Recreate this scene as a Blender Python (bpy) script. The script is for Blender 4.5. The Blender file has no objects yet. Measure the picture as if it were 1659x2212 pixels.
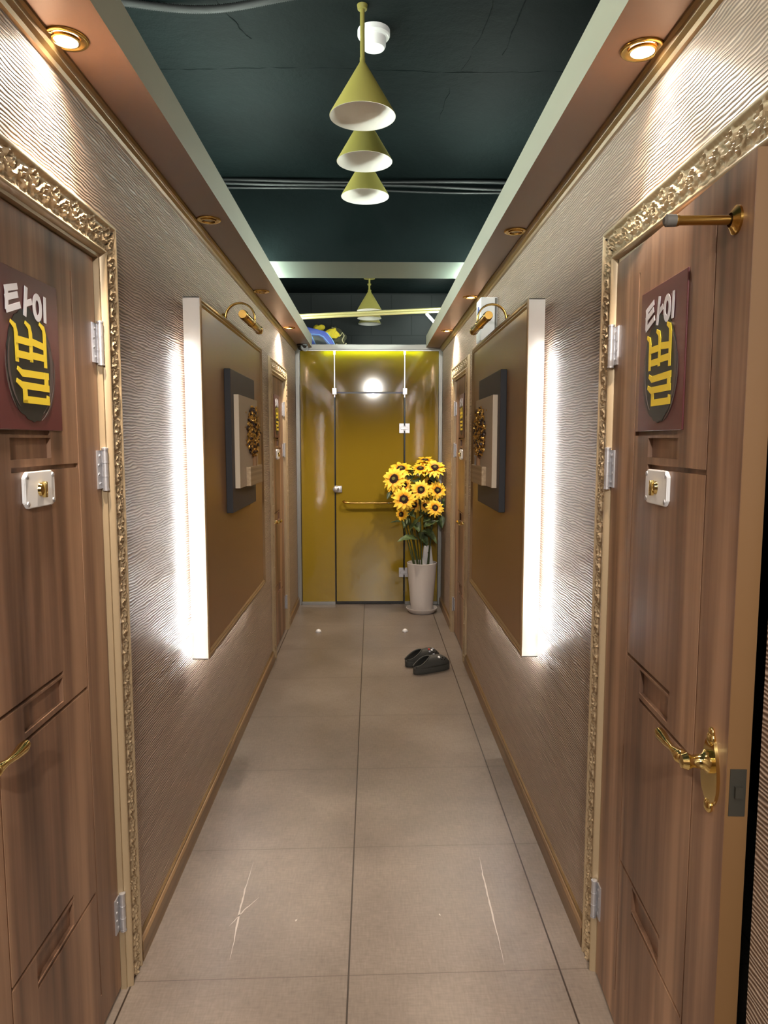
import bpy, bmesh, math, random
from mathutils import Vector, Matrix, Euler, noise
R = math.radians
PI = math.pi
random.seed(7)
C = bpy.context.scene.collection
sc = bpy.context.scene

# ------------------------------------------------------------------ camera
cam_d = bpy.data.cameras.new('camera')
cam = bpy.data.objects.new('camera', cam_d); C.objects.link(cam)
cam_d.sensor_fit = 'VERTICAL'; cam_d.sensor_height = 36.0
cam_d.lens = 1533.0 * 36.0 / 2212.0
cam.location = (0, 0, 1.55)
cam.rotation_euler = (R(90 - 5.736), 0, -R(0.99))
cam_d.clip_start = 0.02
sc.camera = cam

# ------------------------------------------------------------------ world, exposure
w = bpy.data.worlds.new('world'); sc.world = w; w.use_nodes = True
w.node_tree.nodes['Background'].inputs[0].default_value = (0.8, 0.85, 1, 1)
w.node_tree.nodes['Background'].inputs[1].default_value = 0.01
sc.view_settings.view_transform = 'Standard'
sc.view_settings.look = 'None'
sc.view_settings.gamma = 1
sc.view_settings.use_curve_mapping = False
sc.view_settings.exposure = 1.6

# light levels
P_SPOT = 6.0          # lit downlights
P_BACK = 9.0         # added fill spots behind the camera
E_TUBE_L = 54.0
E_TUBE_R = 46.0
E_PANEL = 20.0
WARM = (1.0, 0.84, 0.68)
COOL = (0.88, 1.0, 0.90)

def light(name, kind, loc, rot, power, color, **kw):
    d = bpy.data.lights.new(name, kind); d.energy = power; d.color = color
    for k, v in kw.items(): setattr(d, k, v)
    o = bpy.data.objects.new(name, d); C.objects.link(o); o.location = loc; o.rotation_euler = rot
    return o
# unseen fill spots added in the hall behind the camera, one aimed forward
for lx, ly, lz, tilt, pw, rad in ((-0.30, -0.45, 2.9, 14, P_BACK, 0.06), (0.26, -0.45, 2.9, 14, P_BACK, 0.06), (0.03, -1.7, 2.64, 62, P_BACK*13, 0.018)):
    light('hall_fill_spot', 'SPOT', (lx, ly, lz), (R(tilt), 0, 0), pw, (1.0, 0.95, 0.89), spot_size=R(130), spot_blend=0.7, shadow_soft_size=rad)

# ------------------------------------------------------------------ dimensions
XL, XR = -0.70, 0.655       # wall faces
ZC = 3.01                   # dark ceiling
ZS, ZST = 2.40, 2.505       # soffit underside and top
SL, SR = -0.545, 0.50       # inner faces of the soffits
Y0, YP, YE = -3.0, 6.65, 7.25

# ------------------------------------------------------------------ node helpers
def lin(c):
    r = [((v/255.)/12.92 if v/255. <= 0.04045 else ((v/255.+0.055)/1.055)**2.4) for v in c]
    return (r[0], r[1], r[2], 1)
def mat(name, col, rough=0.5, metal=0.0, emit=None, estr=0, **kw):
    m = bpy.data.materials.new(name); m.use_nodes = True
    b = m.node_tree.nodes['Principled BSDF']
    b.inputs['Base Color'].default_value = lin(col)
    b.inputs['Roughness'].default_value = rough
    b.inputs['Metallic'].default_value = metal
    if emit:
        b.inputs['Emission Color'].default_value = (*emit, 1); b.inputs['Emission Strength'].default_value = estr
    for k, v in kw.items(): b.inputs[k].default_value = v
    return m
class N:
    def __init__(s, m): s.t = m.node_tree; s.b = s.t.nodes['Principled BSDF']
    def n(s, k, **kw):
        o = s.t.nodes.new(k)
        for a, v in kw.items(): setattr(o, a, v)
        return o
    def l(s, a, b): s.t.links.new(a, b)
    def coord(s, sc_=(1, 1, 1), out='Object', loc=(0, 0, 0)):
        c = s.n('ShaderNodeTexCoord'); mp = s.n('ShaderNodeMapping')
        mp.inputs['Scale'].default_value = sc_; mp.inputs['Location'].default_value = loc
        s.l(c.outputs[out], mp.inputs[0]); return mp.outputs[0]
    def noise(s, co, scale, detail=3, rough=0.5):
        t = s.n('ShaderNodeTexNoise'); t.inputs['Scale'].default_value = scale
        t.inputs['Detail'].default_value = detail; t.inputs['Roughness'].default_value = rough
        s.l(co, t.inputs['Vector']); return t.outputs['Fac']
    def ramp(s, f, stops):
        r = s.n('ShaderNodeValToRGB'); e = r.color_ramp.elements
        while len(e) < len(stops): e.new(0.5)
        for i, (p, c) in enumerate(stops): e[i].position = p; e[i].color = lin(c) if max(c) > 1 else (*c, 1)
        s.l(f, r.inputs[0]); return r.outputs[0]
    def m(s, op, a, b=None, c=None, clamp=False):
        k = s.n('ShaderNodeMath', operation=op, use_clamp=clamp)
        for i, v in enumerate((a, b, c)):
            if v is None: continue
            if isinstance(v, (int, float)): k.inputs[i].default_value = v
            else: s.l(v, k.inputs[i])
        return k.outputs[0]
    def mix(s, f, a, b, mode='MIX'):
        k = s.n('ShaderNodeMix', data_type='RGBA', blend_type=mode)
        for i, v in ((0, f), (6, a), (7, b)):
            if isinstance(v, (int, float)): k.inputs[i].default_value = v
            elif isinstance(v, tuple): k.inputs[i].default_value = v
            else: s.l(v, k.inputs[i])
        return k.outputs[2]
    def bump(s, h, strength=0.3, dist=0.01):
        b = s.n('ShaderNodeBump'); b.inputs['Strength'].default_value = strength; b.inputs['Distance'].default_value = dist
        s.l(h, b.inputs['Height']); s.l(b.outputs[0], s.b.inputs['Normal'])
    def sep(s, v):
        k = s.n('ShaderNodeSeparateXYZ'); s.l(v, k.inputs[0]); return k.outputs

# ------------------------------------------------------------------ materials
def m_wallpaper():
    m = mat('ribbed_wallpaper', (168, 148, 132), 0.42); g = N(m)
    co = g.coord(); x, y, z = g.sep(co)[:3]
    n1 = g.noise(g.coord((1, 9, 30)), 1.0, 2)
    n2 = g.noise(g.coord((1, 2.2, 60)), 1.0, 2)
    zz = g.m('ADD', z, g.m('MULTIPLY', g.m('SUBTRACT', n1, 0.5), 0.018))
    s = g.m('SINE', g.m('MULTIPLY', zz, 2*PI/0.0085))
    s01 = g.m('MULTIPLY_ADD', s, 0.5, 0.5)
    h = g.m('MULTIPLY', s01, g.m('ADD', n2, 0.35))
    g.bump(h, 0.8, 0.0035)
    col = g.ramp(h, [(0.08, (112, 94, 82)), (0.45, (158, 136, 119)), (0.85, (182, 161, 143))])
    g.l(col, g.b.inputs['Base Color'])
    return m
def m_wood(name, cols, sc_=14, vert='Z', rough=0.42):
    m = mat(name, cols[1], rough); g = N(m)
    s3 = {'Z': (sc_, sc_, 0.55), 'X': (0.55, sc_, sc_), 'Y': (sc_, 0.55, sc_)}[vert]
    a = g.noise(g.coord(s3), 1.0, 3, 0.55)
    s4 = tuple(v*5 if v > 1 else v*2 for v in s3)
    b = g.noise(g.coord(s4), 1.0, 3, 0.6)
    f = g.m('ADD', g.m('MULTIPLY', a, 0.80), g.m('MULTIPLY', b, 0.20))
    g.l(g.ramp(f, [(0.34, cols[0]), (0.50, cols[1]), (0.64, cols[2])]), g.b.inputs['Base Color'])
    g.bump(b, 0.12, 0.002)
    return m
def m_floor():
    m = mat('floor_tile', (132, 118, 104), 0.34); g = N(m)
    co = g.coord(); x, y, z = g.sep(co)[:3]
    cloud = g.noise(g.coord((1.6, 1.6, 1)), 1.0, 4, 0.6)
    weave = g.noise(g.coord((160, 26, 1)), 1.0, 2)
    weave2 = g.noise(g.coord((30, 150, 1)), 1.0, 2)
    f = g.m('ADD', g.m('MULTIPLY', cloud, 0.6), g.m('MULTIPLY', g.m('ADD', weave, weave2), 0.2))
    base = g.ramp(f, [(0.36, (96, 86, 77)), (0.5, (113, 102, 92)), (0.64, (129, 118, 107))])
    # joints: rows run across, slightly out of square, columns run along
    yr = g.m('SUBTRACT', g.m('SUBTRACT', y, 1.925), g.m('MULTIPLY', x, 0.022))
    rd = g.m('ABSOLUTE', g.m('SUBTRACT', g.m('MODULO', g.m('ADD', g.m('DIVIDE', yr, 0.655), 20.5), 1.0), 0.5))
    row = g.m('LESS_THAN', rd, 0.0026)
    xr = g.m('SUBTRACT', x, g.m('MULTIPLY', y, 0.0))
    cd = g.m('ABSOLUTE', g.m('SUBTRACT', g.m('MODULO', g.m('ADD', g.m('DIVIDE', g.m('ADD', xr, 0.07), 0.621), 20.5), 1.0), 0.5))
    col_ = g.m('LESS_THAN', cd, 0.0042)
    c1 = g.mix(g.m('MULTIPLY', row, 0.6), base, lin((70, 58, 48)))
    c2 = g.mix(g.m('MULTIPLY', col_, 1.0), c1, lin((48, 38, 30)))
    # dirt rubbed along the row joints
    dd = g.m('MULTIPLY', g.m('SUBTRACT', 1.0, g.m('DIVIDE', rd, 0.05), None, True), 0.22)
    c3 = g.mix(g.m('MULTIPLY', dd, g.noise(g.coord((3, 14, 1)), 1.0, 3)), c2, lin((80, 68, 58)))
    g.l(c3, g.b.inputs['Base Color'])
    g.l(g.m('MULTIPLY_ADD', cloud, 0.16, 0.27), g.b.inputs['Roughness'])
    g.bump(g.m('SUBTRACT', g.m('MULTIPLY', weave, 0.15), g.m('MAXIMUM', row, col_)), 0.25, 0.002)
    return m
def m_ceiling():
    m = mat('dark_ceiling_paint', (15, 24, 24), 0.7); g = N(m); g.b.inputs['Specular IOR Level'].default_value = 0.06
    a = g.noise(g.coord((1.2, 1.2, 1.2)), 2.0, 5, 0.6)
    g.l(g.ramp(a, [(0.3, (6, 12, 12)), (0.7, (12, 20, 20))]), g.b.inputs['Base Color'])
    b = g.noise(g.coord((1, 1, 1)), 22.0, 5, 0.65)
    g.bump(b, 0.35, 0.01)
    return m
def m_block():
    m = mat('dark_block_wall', (22, 26, 27), 0.7); g = N(m)
    t = g.n('ShaderNodeTexBrick'); mp = g.coord((1, 1, 1)); s = g.sep(mp)
    cb = g.n('ShaderNodeCombineXYZ'); g.l(s[0], cb.inputs[0]); g.l(s[2], cb.inputs[1])
    g.l(cb.outputs[0], t.inputs['Vector'])
    t.inputs['Color1'].default_value = lin((25, 29, 30)); t.inputs['Color2'].default_value = lin((31, 35, 36))
    t.inputs['Mortar'].default_value = lin((12, 14, 15)); t.inputs['Scale'].default_value = 1
    t.inputs['Brick Width'].default_value = 0.40; t.inputs['Row Height'].default_value = 0.20
    t.inputs['Mortar Size'].default_value = 0.006
    g.l(t.outputs['Color'], g.b.inputs['Base Color']); g.bump(t.outputs['Fac'], -0.5, 0.01)
    return m
M = {}
M['paper'] = m_wallpaper()
M['floor'] = m_floor()
M['ceil'] = m_ceiling()
M['block'] = m_block()
M['door'] = m_wood('walnut_door', [(76, 54, 41), (124, 93, 72), (160, 125, 98)], 10)
M['base'] = m_wood('baseboard_wood', [(92, 70, 48), (118, 92, 64), (136, 108, 76)], 30, 'Y', 0.4)
M['dooredge'] = mat('door_edge_wood', (112, 82, 50), 0.45)
M['soffit'] = mat('bronze_soffit_film', (130, 102, 84), 0.42); 
M['sface'] = mat('soffit_white_paint', (138, 136, 120), 0.55)
M['crown'] = mat('gold_moulding', (120, 94, 56), 0.35, 0.45)
M['casing'] = mat('antique_gold_casing', (166, 146, 116), 0.38, 0.25)
M['concrete'] = mat('bare_concrete', (112, 124, 116), 0.7)
M['brass'] = mat('brass', (196, 158, 84), 0.22, 1.0)
M['polbrass'] = mat('polished_brass', (226, 200, 130), 0.12, 1.0)
M['olive'] = mat('olive_gold_paint', (122, 114, 54), 0.5)
M['shadein'] = mat('white_shade_inside', (226, 222, 214), 0.6)
M['steel'] = mat('brushed_steel', (196, 196, 200), 0.32, 0.75)
M['darksteel'] = mat('dark_steel', (84, 82, 74), 0.4, 0.7)
M['alu'] = mat('aluminium_rail', (150, 150, 146), 0.38, 0.8)
M['white'] = mat('white_plastic', (222, 222, 222), 0.4)
M['black'] = mat('black_plastic', (14, 14, 14), 0.3)
M['conduit'] = mat('matt_black_conduit', (12, 14, 14), 0.7)
M['gloss'] = mat('glossy_black', (8, 8, 9), 0.05)
M['maroon'] = mat('maroon_sign', (88, 42, 44), 0.32)
M['ink'] = mat('black_ink', (24, 25, 24), 0.4)
M['inkgrey'] = mat('dry_brush_grey', (78, 66, 64), 0.5)
M['txtw'] = mat('white_lettering', (205, 205, 212), 0.5)
M['txty'] = mat('yellow_lettering', (226, 200, 48), 0.5)
M['bronze'] = mat('bronze_panel', (146, 112, 76), 0.36)
M['bframe'] = mat('panel_frame_bronze', (146, 120, 88), 0.35, 0.3)
M['slate'] = mat('slate_grey_board', (70, 66, 68), 0.6)
M['slateside'] = mat('slate_board_side', (40, 40, 44), 0.7)
M['artwhite'] = mat('cream_plaster_board', (196, 180, 158), 0.65)
M['gold'] = mat('gold_leaf', (196, 150, 74), 0.3, 0.7)
M['artdark'] = mat('dark_brown_bead', (56, 36, 22), 0.5)
M['artbrown'] = mat('brown_trunk', (150, 112, 76), 0.6)
M['artwood'] = m_wood('bleached_wood', [(150, 126, 96), (176, 152, 120), (196, 172, 140)], 40, 'X', 0.6)
M['deer'] = mat('silver_deer', (200, 200, 206), 0.35, 0.5)
M['lampon'] = mat('lit_lens', (255, 255, 255), 0.5, 0, (1.0, 0.88, 0.72), 45)
M['lampdim'] = mat('unlit_lens', (150, 120, 80), 0.25, 0.6)
M['tubeL'] = mat('led_tube_lit', (255, 255, 255), 0.5, 0, COOL, E_TUBE_L)
M['tubeR'] = mat('led_tube_lit_cool', (255, 255, 255), 0.5, 0, COOL, E_TUBE_R)
M['strip'] = mat('led_strip_lit', (255, 255, 255), 0.5, 0, (0.93, 0.97, 1.0), E_PANEL)
M['stripb'] = mat('led_strip_bottom', (255, 255, 255), 0.5, 0, (0.93, 0.97, 1.0), E_PANEL*1.8)
M['strip2'] = mat('led_strip_lit_warm', (255, 255, 255), 0.5, 0, (1.0, 1.0, 0.85), 14)
M['pot'] = mat('white_ceramic', (196, 190, 186), 0.35)
M['soil'] = mat('dark_soil', (40, 32, 24), 0.9)
M['stem'] = mat('green_stem', (62, 74, 42), 0.5)
M['rubber'] = mat('grey_rubber', (96, 92, 86), 0.7)
M['blue'] = mat('blue_plastic_bag', (24, 58, 160), 0.3)
M['blueedge'] = mat('light_blue_piping', (120, 170, 235), 0.4)
M['window'] = mat('clear_bag_window', (44, 54, 66), 0.15)
M['yellow'] = mat('yellow_cloth', (190, 170, 30), 0.7)
M['khaki'] = mat('khaki_cloth', (74, 72, 52), 0.8)
M['cream'] = mat('cream_strap', (190, 180, 140), 0.7)
def m_acryl():
    m = mat('frosted_acrylic', (238, 234, 228), 0.4); g = N(m)
    tr = g.n('ShaderNodeBsdfTranslucent'); tr.inputs[0].default_value = (0.95, 0.95, 0.93, 1)
    mx = g.n('ShaderNodeMixShader'); mx.inputs[0].default_value = 0.5
    out = g.t.nodes['Material Output']
    g.l(g.b.outputs[0], mx.inputs[1]); g.l(tr.outputs[0], mx.inputs[2]); g.l(mx.outputs[0], out.inputs[0])
    return m
M['acryl'] = m_acryl()
def m_mustard():
    m = mat('mustard_glass', (156, 130, 38), 0.06); g = N(m)
    g.b.inputs['IOR'].default_value = 1.75; g.b.inputs['Coat Roughness'].default_value = 0.04
    tr = g.n('ShaderNodeBsdfTranslucent'); tr.inputs[0].default_value = (0.75, 0.80, 0.04, 1)
    mx = g.n('ShaderNodeMixShader'); mx.inputs[0].default_value = 0.22
    out = g.t.nodes['Material Output']
    g.l(g.b.outputs[0], mx.inputs[1]); g.l(tr.outputs[0], mx.inputs[2]); g.l(mx.outputs[0], out.inputs[0])
    return m
M['mustard'] = m_mustard()
def m_leaf():
    m = mat('artificial_leaf', (66, 84, 50), 0.4); g = N(m)
    a = g.noise(g.coord((1, 1, 1)), 30, 3)
    g.l(g.ramp(a, [(0.3, (44, 58, 36)), (0.7, (92, 112, 68))]), g.b.inputs['Base Color']); return m
M['leaf'] = m_leaf()
def m_petal():
    m = mat('sunflower_petal', (240, 190, 40), 0.55); g = N(m)
    u = g.coord(out='UV'); x = g.sep(u)[0]
    g.l(g.ramp(x, [(0.0, (226, 130, 20)), (0.30, (250, 190, 34)), (1.0, (255, 222, 70))]), g.b.inputs['Base Color'])
    return m
M['petal'] = m_petal()
M['disc'] = mat('sunflower_disc', (50, 32, 18), 0.9)
M['discgreen'] = mat('sunflower_disc_heart', (98, 98, 40), 0.9)
def m_eva():
    m = mat('charcoal_foam', (56, 56, 52), 0.6); g = N(m)
    g.bump(g.noise(g.coord(), 300, 2), 0.15, 0.001); return m
M['eva'] = m_eva()
M['reflection_streak'] = mat('painted_reflection', (178, 168, 158), 0.5)  # pale tint for the reflections painted on the floor

# ------------------------------------------------------------------ mesh helpers
class MB:
    def __init__(s): s.bm = bmesh.new()
    def quad(s, pts):
        return s.bm.faces.new([s.bm.verts.new(p) for p in pts])
    def box(s, a, b, bev=0.0, seg=2):
        x0, y0, z0 = [min(a[i], b[i]) for i in range(3)]; x1, y1, z1 = [max(a[i], b[i]) for i in range(3)]
        v = [s.bm.verts.new(p) for p in ((x0,y0,z0),(x1,y0,z0),(x1,y1,z0),(x0,y1,z0),(x0,y0,z1),(x1,y0,z1),(x1,y1,z1),(x0,y1,z1))]
        f = [s.bm.faces.new([v[i] for i in q]) for q in ((0,3,2,1),(4,5,6,7),(0,1,5,4),(1,2,6,5),(2,3,7,6),(3,0,4,7))]
        if bev > 0:
            es = list({e for k in f for e in k.edges})
            bmesh.ops.bevel(s.bm, geom=es, offset=bev, segments=seg, affect='EDGES', profile=0.5)
        return s
    def tube(s, pts, r, n=12, cap=True):
        pts = [Vector(p) for p in pts]; rr = r if isinstance(r, (list, tuple)) else [r]*len(pts)
        rings = []; prev = None
        for i, p in enumerate(pts):
            d = (pts[min(i+1, len(pts)-1)] - pts[max(i-1, 0)]).normalized()
            if prev is None:
                a = d.orthogonal().normalized()
            else:
                a = (prev - d*prev.dot(d)).normalized()
            prev = a; b = d.cross(a)
            rings.append([s.bm.verts.new(p + (a*math.cos(2*PI*k/n) + b*math.sin(2*PI*k/n))*rr[i]) for k in range(n)])
        for i in range(len(rings)-1):
            for k in range(n):
                s.bm.faces.new((rings[i][k], rings[i][(k+1)%n], rings[i+1][(k+1)%n], rings[i+1][k]))
        if cap:
            s.bm.faces.new(rings[0][::-1]); s.bm.faces.new(rings[-1])
        return s
    def lathe(s, prof, c=(0,0,0), n=32, mtx=None):
        rings = []
        for r, z in prof:
            if r < 1e-6:
                p = Vector((0, 0, z)); p = mtx @ p if mtx else p
                rings.append([s.bm.verts.new(p + Vector(c))]); continue
            ring = []
            for k in range(n):
                p = Vector((r*math.cos(2*PI*k/n), r*math.sin(2*PI*k/n), z)); p = mtx @ p if mtx else p
                ring.append(s.bm.verts.new(p + Vector(c)))
            rings.append(ring)
        for a, b in zip(rings[:-1], rings[1:]):
            if len(a) == 1 and len(b) == 1: continue
            for k in range(n):
                j = (k+1) % n
                if len(a) == 1: s.bm.faces.new((a[0], b[j], b[k]))
                elif len(b) == 1: s.bm.faces.new((a[k], a[j], b[0]))
                else: s.bm.faces.new((a[k], a[j], b[j], b[k]))
        return s
    def sphere(s, c, r, sx=1, sy=1, sz=1, sub=2, mtx=None):
        g = bmesh.ops.create_icosphere(s.bm, subdivisions=sub, radius=r)
        for v in g['verts']:
            p = Vector((v.co.x*sx, v.co.y*sy, v.co.z*sz)); p = mtx @ p if mtx else p
            v.co = p + Vector(c)
        return s
    def prism(s, poly, y0, y1):     # polygon in x,z extruded along y
        a = [s.bm.verts.new((x, y0, z)) for x, z in poly]; b = [s.bm.verts.new((x, y1, z)) for x, z in poly]
        s.bm.faces.new(a); s.bm.faces.new(b[::-1])
        for i in range(len(poly)):
            j = (i+1) % len(poly); s.bm.faces.new((a[i], b[i], b[j], a[j]))
        return s
    def extr(s, poly, z0, z1):      # polygon in x,y extruded along z
        a = [s.bm.verts.new((x, y, z0)) for x, y in poly]; b = [s.bm.verts.new((x, y, z1)) for x, y in poly]
        s.bm.faces.new(a[::-1]); s.bm.faces.new(b)
        for i in range(len(poly)):
            j = (i+1) % len(poly); s.bm.faces.new((a[i], a[j], b[j], b[i]))
        return s
    def build(s, name, m, parent=None, smooth=False, angle=40):
        bmesh.ops.recalc_face_normals(s.bm, faces=s.bm.faces)
        me = bpy.data.meshes.new(name); s.bm.to_mesh(me); s.bm.free()
        for mm in (m if isinstance(m, list) else [m]): me.materials.append(mm)
        if smooth:
            for p in me.polygons: p.use_smooth = True
            if angle < 180: me.set_sharp_from_angle(angle=R(angle))
        o = bpy.data.objects.new(name, me); C.objects.link(o)
        if parent: o.parent = parent
        return o
def tag(o, label=None, cat=None, group=None, kind=None):
    for k, v in (('label', label), ('category', cat), ('group', group), ('kind', kind)):
        if v: o[k] = v
    return o
def thing(name, label, cat, loc=(0,0,0), rz=0, group=None, kind=None):
    o = bpy.data.objects.new(name, None); C.objects.link(o); o.empty_display_size = 0.1
    o.location = loc; o.rotation_euler = (0, 0, rz)
    return tag(o, label, cat, group, kind)
def origin(o, loc):     # put a top-level mesh's origin at its base
    loc = Vector(loc); o.data.transform(Matrix.Translation(-loc)); o.location = loc; return o
def copy_tree(o, parent=None):
    c = o.copy(); C.objects.link(c); c.parent = parent
    for ch in list(o.children): copy_tree(ch, c)
    return c

# ------------------------------------------------------------------ setting
DL = [(1.505, XL, 'L'), (5.36, XL, 'L')]; DR = [(1.54, XR, 'R'), (5.26, XR, 'R')]
OW, OH = 0.385, 2.025        # half width and height of a door opening
mb = MB(); mb.quad([(-1.6, Y0, 0), (1.6, Y0, 0), (1.6, YE, 0), (-1.6, YE, 0)])
fl = mb.build('floor', M['floor']); tag(fl, 'taupe grey stone-look tile floor with a dark joint down the middle', kind='structure')
mb = MB(); mb.box((-1.6, Y0, ZC), (1.6, YE, ZC+0.05))
# trowel cracks and ridges in the painted ceiling
for pts in ([(-0.55,2.35),(-0.50,2.60),(-0.43,2.78)], [(-0.50,2.3),(-0.47,2.5)], [(0.42,2.3),(0.40,2.7),(0.36,3.0)], [(0.52,2.5),(0.50,2.9)], [(0.33,3.1),(0.31,3.5)]):
    q_ = []
    for i_ in range(len(pts)-1):
        for f_ in range(8):
            q_.append((pts[i_][0]+(pts[i_+1][0]-pts[i_][0])*f_/8+random.uniform(-.006, .006), pts[i_][1]+(pts[i_+1][1]-pts[i_][1])*f_/8, ZC+random.uniform(-.0005, .0025)))
    mb.tube(q_, 0.0028, 5)
mb.tube([(-1.2+0.04*k_, 2.97+0.012*math.sin(k_*0.2)+random.uniform(-.004, .004), ZC+0.001+random.uniform(-.001, .002)) for k_ in range(61)], 0.003, 5)
ce = mb.build('ceiling', M['ceil']); tag(ce, 'rough concrete ceiling painted dark green-black', kind='structure')
def wall(name, xf, xb, doors, label):
    mb = MB(); y = Y0
    for yc in sorted(doors):
        e = 0.016 if (xf > 0 and yc < 2) else 0
        mb.box((xf, y, 0), (xb, yc-OW-e, ZS)); mb.box((xf, yc-OW-e, OH), (xb, yc+OW, ZS)); y = yc+OW
    mb.box((xf, y, 0), (xb, YP+0.03, ZS))
    o = mb.build(name, M['paper']); tag(o, label, kind='structure')
    for yc in sorted(doors): pass
wall('wall_left', XL, XL-0.12, [d[0] for d in DL], 'wall in ribbed beige brown wallpaper on the left')
wall('wall_right', XR, XR+0.12, [d[0] for d in DR], 'wall in ribbed beige brown wallpaper on the right')
for nm, x0, x1 in (('wall_outer_left', -1.6, -1.7), ('wall_outer_right', 1.6, 1.7)):
    mb = MB(); mb.box((x0, Y0, 0), (x1, YE, ZC)); tag(mb.build(nm, M['ceil']), 'dark outer wall of the rooms beside the corridor', kind='structure')
for nm, x0, x1 in (('trim_8', XL-0.12, -1.6), ('trim_9', XR+0.12, 1.6)):
    mb = MB(); mb.box((x0, Y0, ZS), (x1, YE, ZS+0.06)); tag(mb.build(nm, M['block']), 'dark lid over the rooms beside the corridor', kind='structure')
mb = MB(); mb.box((-1.6, YE, 0), (1.6, YE+0.1, ZC)); tag(mb.build('wall_far', M['block']), 'black painted concrete block wall beyond the glass partition', kind='structure')
mb = MB(); mb.box((-1.6, Y0-0.1, 0), (1.6, Y0, ZC)); tag(mb.build('wall_near', M['soffit']), 'plain wall of the hall', kind='structure')
mb = MB(); mb.box((-1.6, YP+0.05, 2.385), (1.6, YE, 2.415)); tag(mb.build('trim_7', M['block']), 'black ledge over the room behind the glass partition', kind='structure')
# downstand beam
mb = MB(); mb.box((-1.6, 4.15, 2.56), (1.6, 4.56, ZC)); mb.bm.normal_update()
mb.bm.faces.ensure_lookup_table()
o = mb.build('trim_3', [M['ceil'], M['concrete']])
for p in o.data.polygons:
    if p.normal.z < -0.9: p.material_index = 1
tag(o, 'downstand beam, black face and bare grey underside', kind='structure')
# soffits with crown mouldings
for nm, xi, xo, s, cr in (('trim_1', SL, XL, 1, 'trim_4'), ('trim_2', SR, XR, -1, 'trim_5')):
    mb = MB(); mb.box((xi, Y0, ZS), (xo-s*0.02, YP-0.03, ZST))
    o = mb.build(nm, [M['soffit'], M['sface']])
    for p in o.data.polygons:
        if p.normal.x*s > 0.9 or p.normal.z > 0.9: p.material_index = 1
    tag(o, 'ceiling soffit with bronze underside and pale inner face', kind='structure')
    prof = [(0,0),(0.004,0),(0.006,-0.008),(0.012,-0.012),(0.012,-0.02),(0.02,-0.026),(0.026,-0.03),(0.0,-0.03)]
    prof = [(0.0,0.0),(0.030,0.0),(0.030,-0.006),(0.024,-0.010),(0.020,-0.018),(0.012,-0.026),(0.008,-0.034),(0.0,-0.036)]
    mb = MB(); mb.prism([(xo+s*px, ZS+pz) for px, pz in prof], Y0, YP-0.03)
    tag(mb.build(cr, M['crown']), 'slim gold crown moulding under the soffit', kind='structure')
# baseboards
def base(nm, x, s, doors, lab):
    mb = MB(); y = Y0
    segs = []
    for yc in sorted(doors):
        segs.append((y, yc-OW-(0.018 if (x > 0 and yc < 2) else 0.102))); y = yc+OW+0.102
    segs.append((y, YP-0.03))
    prof = [(0,0),(0.016,0),(0.016,0.060),(0.012,0.068),(0.006,0.072),(0,0.072)]
    mb2 = MB()
    for a, b in segs:
        mb.prism([(x+s*px, pz) for px, pz in prof], a, b)
        mb2.box((x, a, 0.072), (x+s*0.009, b, 0.078))
    o = mb.build(nm, M['base']); tag(o, lab, kind='structure')
    c = mb2.build('gold_edge', M['crown'], o); c['label'] = 'gold strip along the top of the baseboard'
base('baseboard_left', XL, 1, [d[0] for d in DL], 'low wooden baseboard with gold edge along the left wall')
base('baseboard_right', XR, -1, [d[0] for d in DR], 'low wooden baseboard with gold edge along the right wall')

# ------------------------------------------------------------------ doors
def relief_h(s, v):
    # carved band 0..0.10 across: mouldings at both edges, scroll work between
    if v < 0.004: return 0.013*(v/0.004)
    if v < 0.014: return 0.014 + 0.004*math.sin((v-0.004)/0.010*PI)
    if v < 0.020: return 0.011
    if v > 0.094: return 0.013*(1-(v-0.094)/0.006) + 0.001
    if v > 0.080: return 0.013 + 0.004*math.sin((v-0.080)/0.014*PI)
    u = (v-0.050)/0.030                # -1..1
    p = 0.085; t = (s/p) % 1.0
    h = 0.006
    vine = 0.45*math.sin(2*PI*t)
    h += 0.009*math.exp(-((u-vine)/0.16)**2)
    for c0, cu in ((0.25, -0.40), (0.75, 0.40)):
        dx = (t-c0); dx -= round(dx); dx = dx*p/0.030; du = u-cu; r = math.hypot(dx, du); a = math.atan2(du, dx)
        h += 0.009*math.exp(-((r-0.36-0.05*a)/0.10)**2)
        h += 0.009*math.exp(-(r/0.14)**2)
    h += 0.005*max(0, math.sin(s*2*PI/0.0142)*math.sin(u*7+1))*(1 if abs(u) < 0.95 else 0)
    return h
def casing_mesh(legs=(-1, 1)):
    mb = MB(); nv = 26; vs = [0.10*i/nv for i in range(nv+1)]
    vs = [0, 0.004] + [0.004+0.096*i/nv for i in range(1, nv+1)]
    def strip(P, n, L):
        rows = []
        for i in range(n+1):
            t = i/n; rows.append([mb.bm.verts.new(P(t, v, relief_h(t*L, v))) for v in vs])
        for i in range(n):
            for j in range(len(vs)-1): mb.bm.faces.new((rows[i][j], rows[i+1][j], rows[i+1][j+1], rows[i][j+1]))
    for sg in legs:
        strip(lambda t, v, h: (sg*(OW+v), -h, t*(OH+v)), 520, OH)
    strip(lambda t, v, h: ((2*t-1)*(OW+v), -h, OH+v), 200, 2*OW)
    return mb
def jamb_mesh(legs=(-1, 1)):
    mb = MB()
    for sg in legs: mb.box((sg*OW, -0.002, 0), (sg*(OW-0.008), 0.11, OH))
    mb.box((-OW, -0.002, OH), (OW, 0.11, OH-0.008))
    return mb
GRV = []   # (x0,x1,z0,z1,depth) for the door leaf, viewer coordinates
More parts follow.
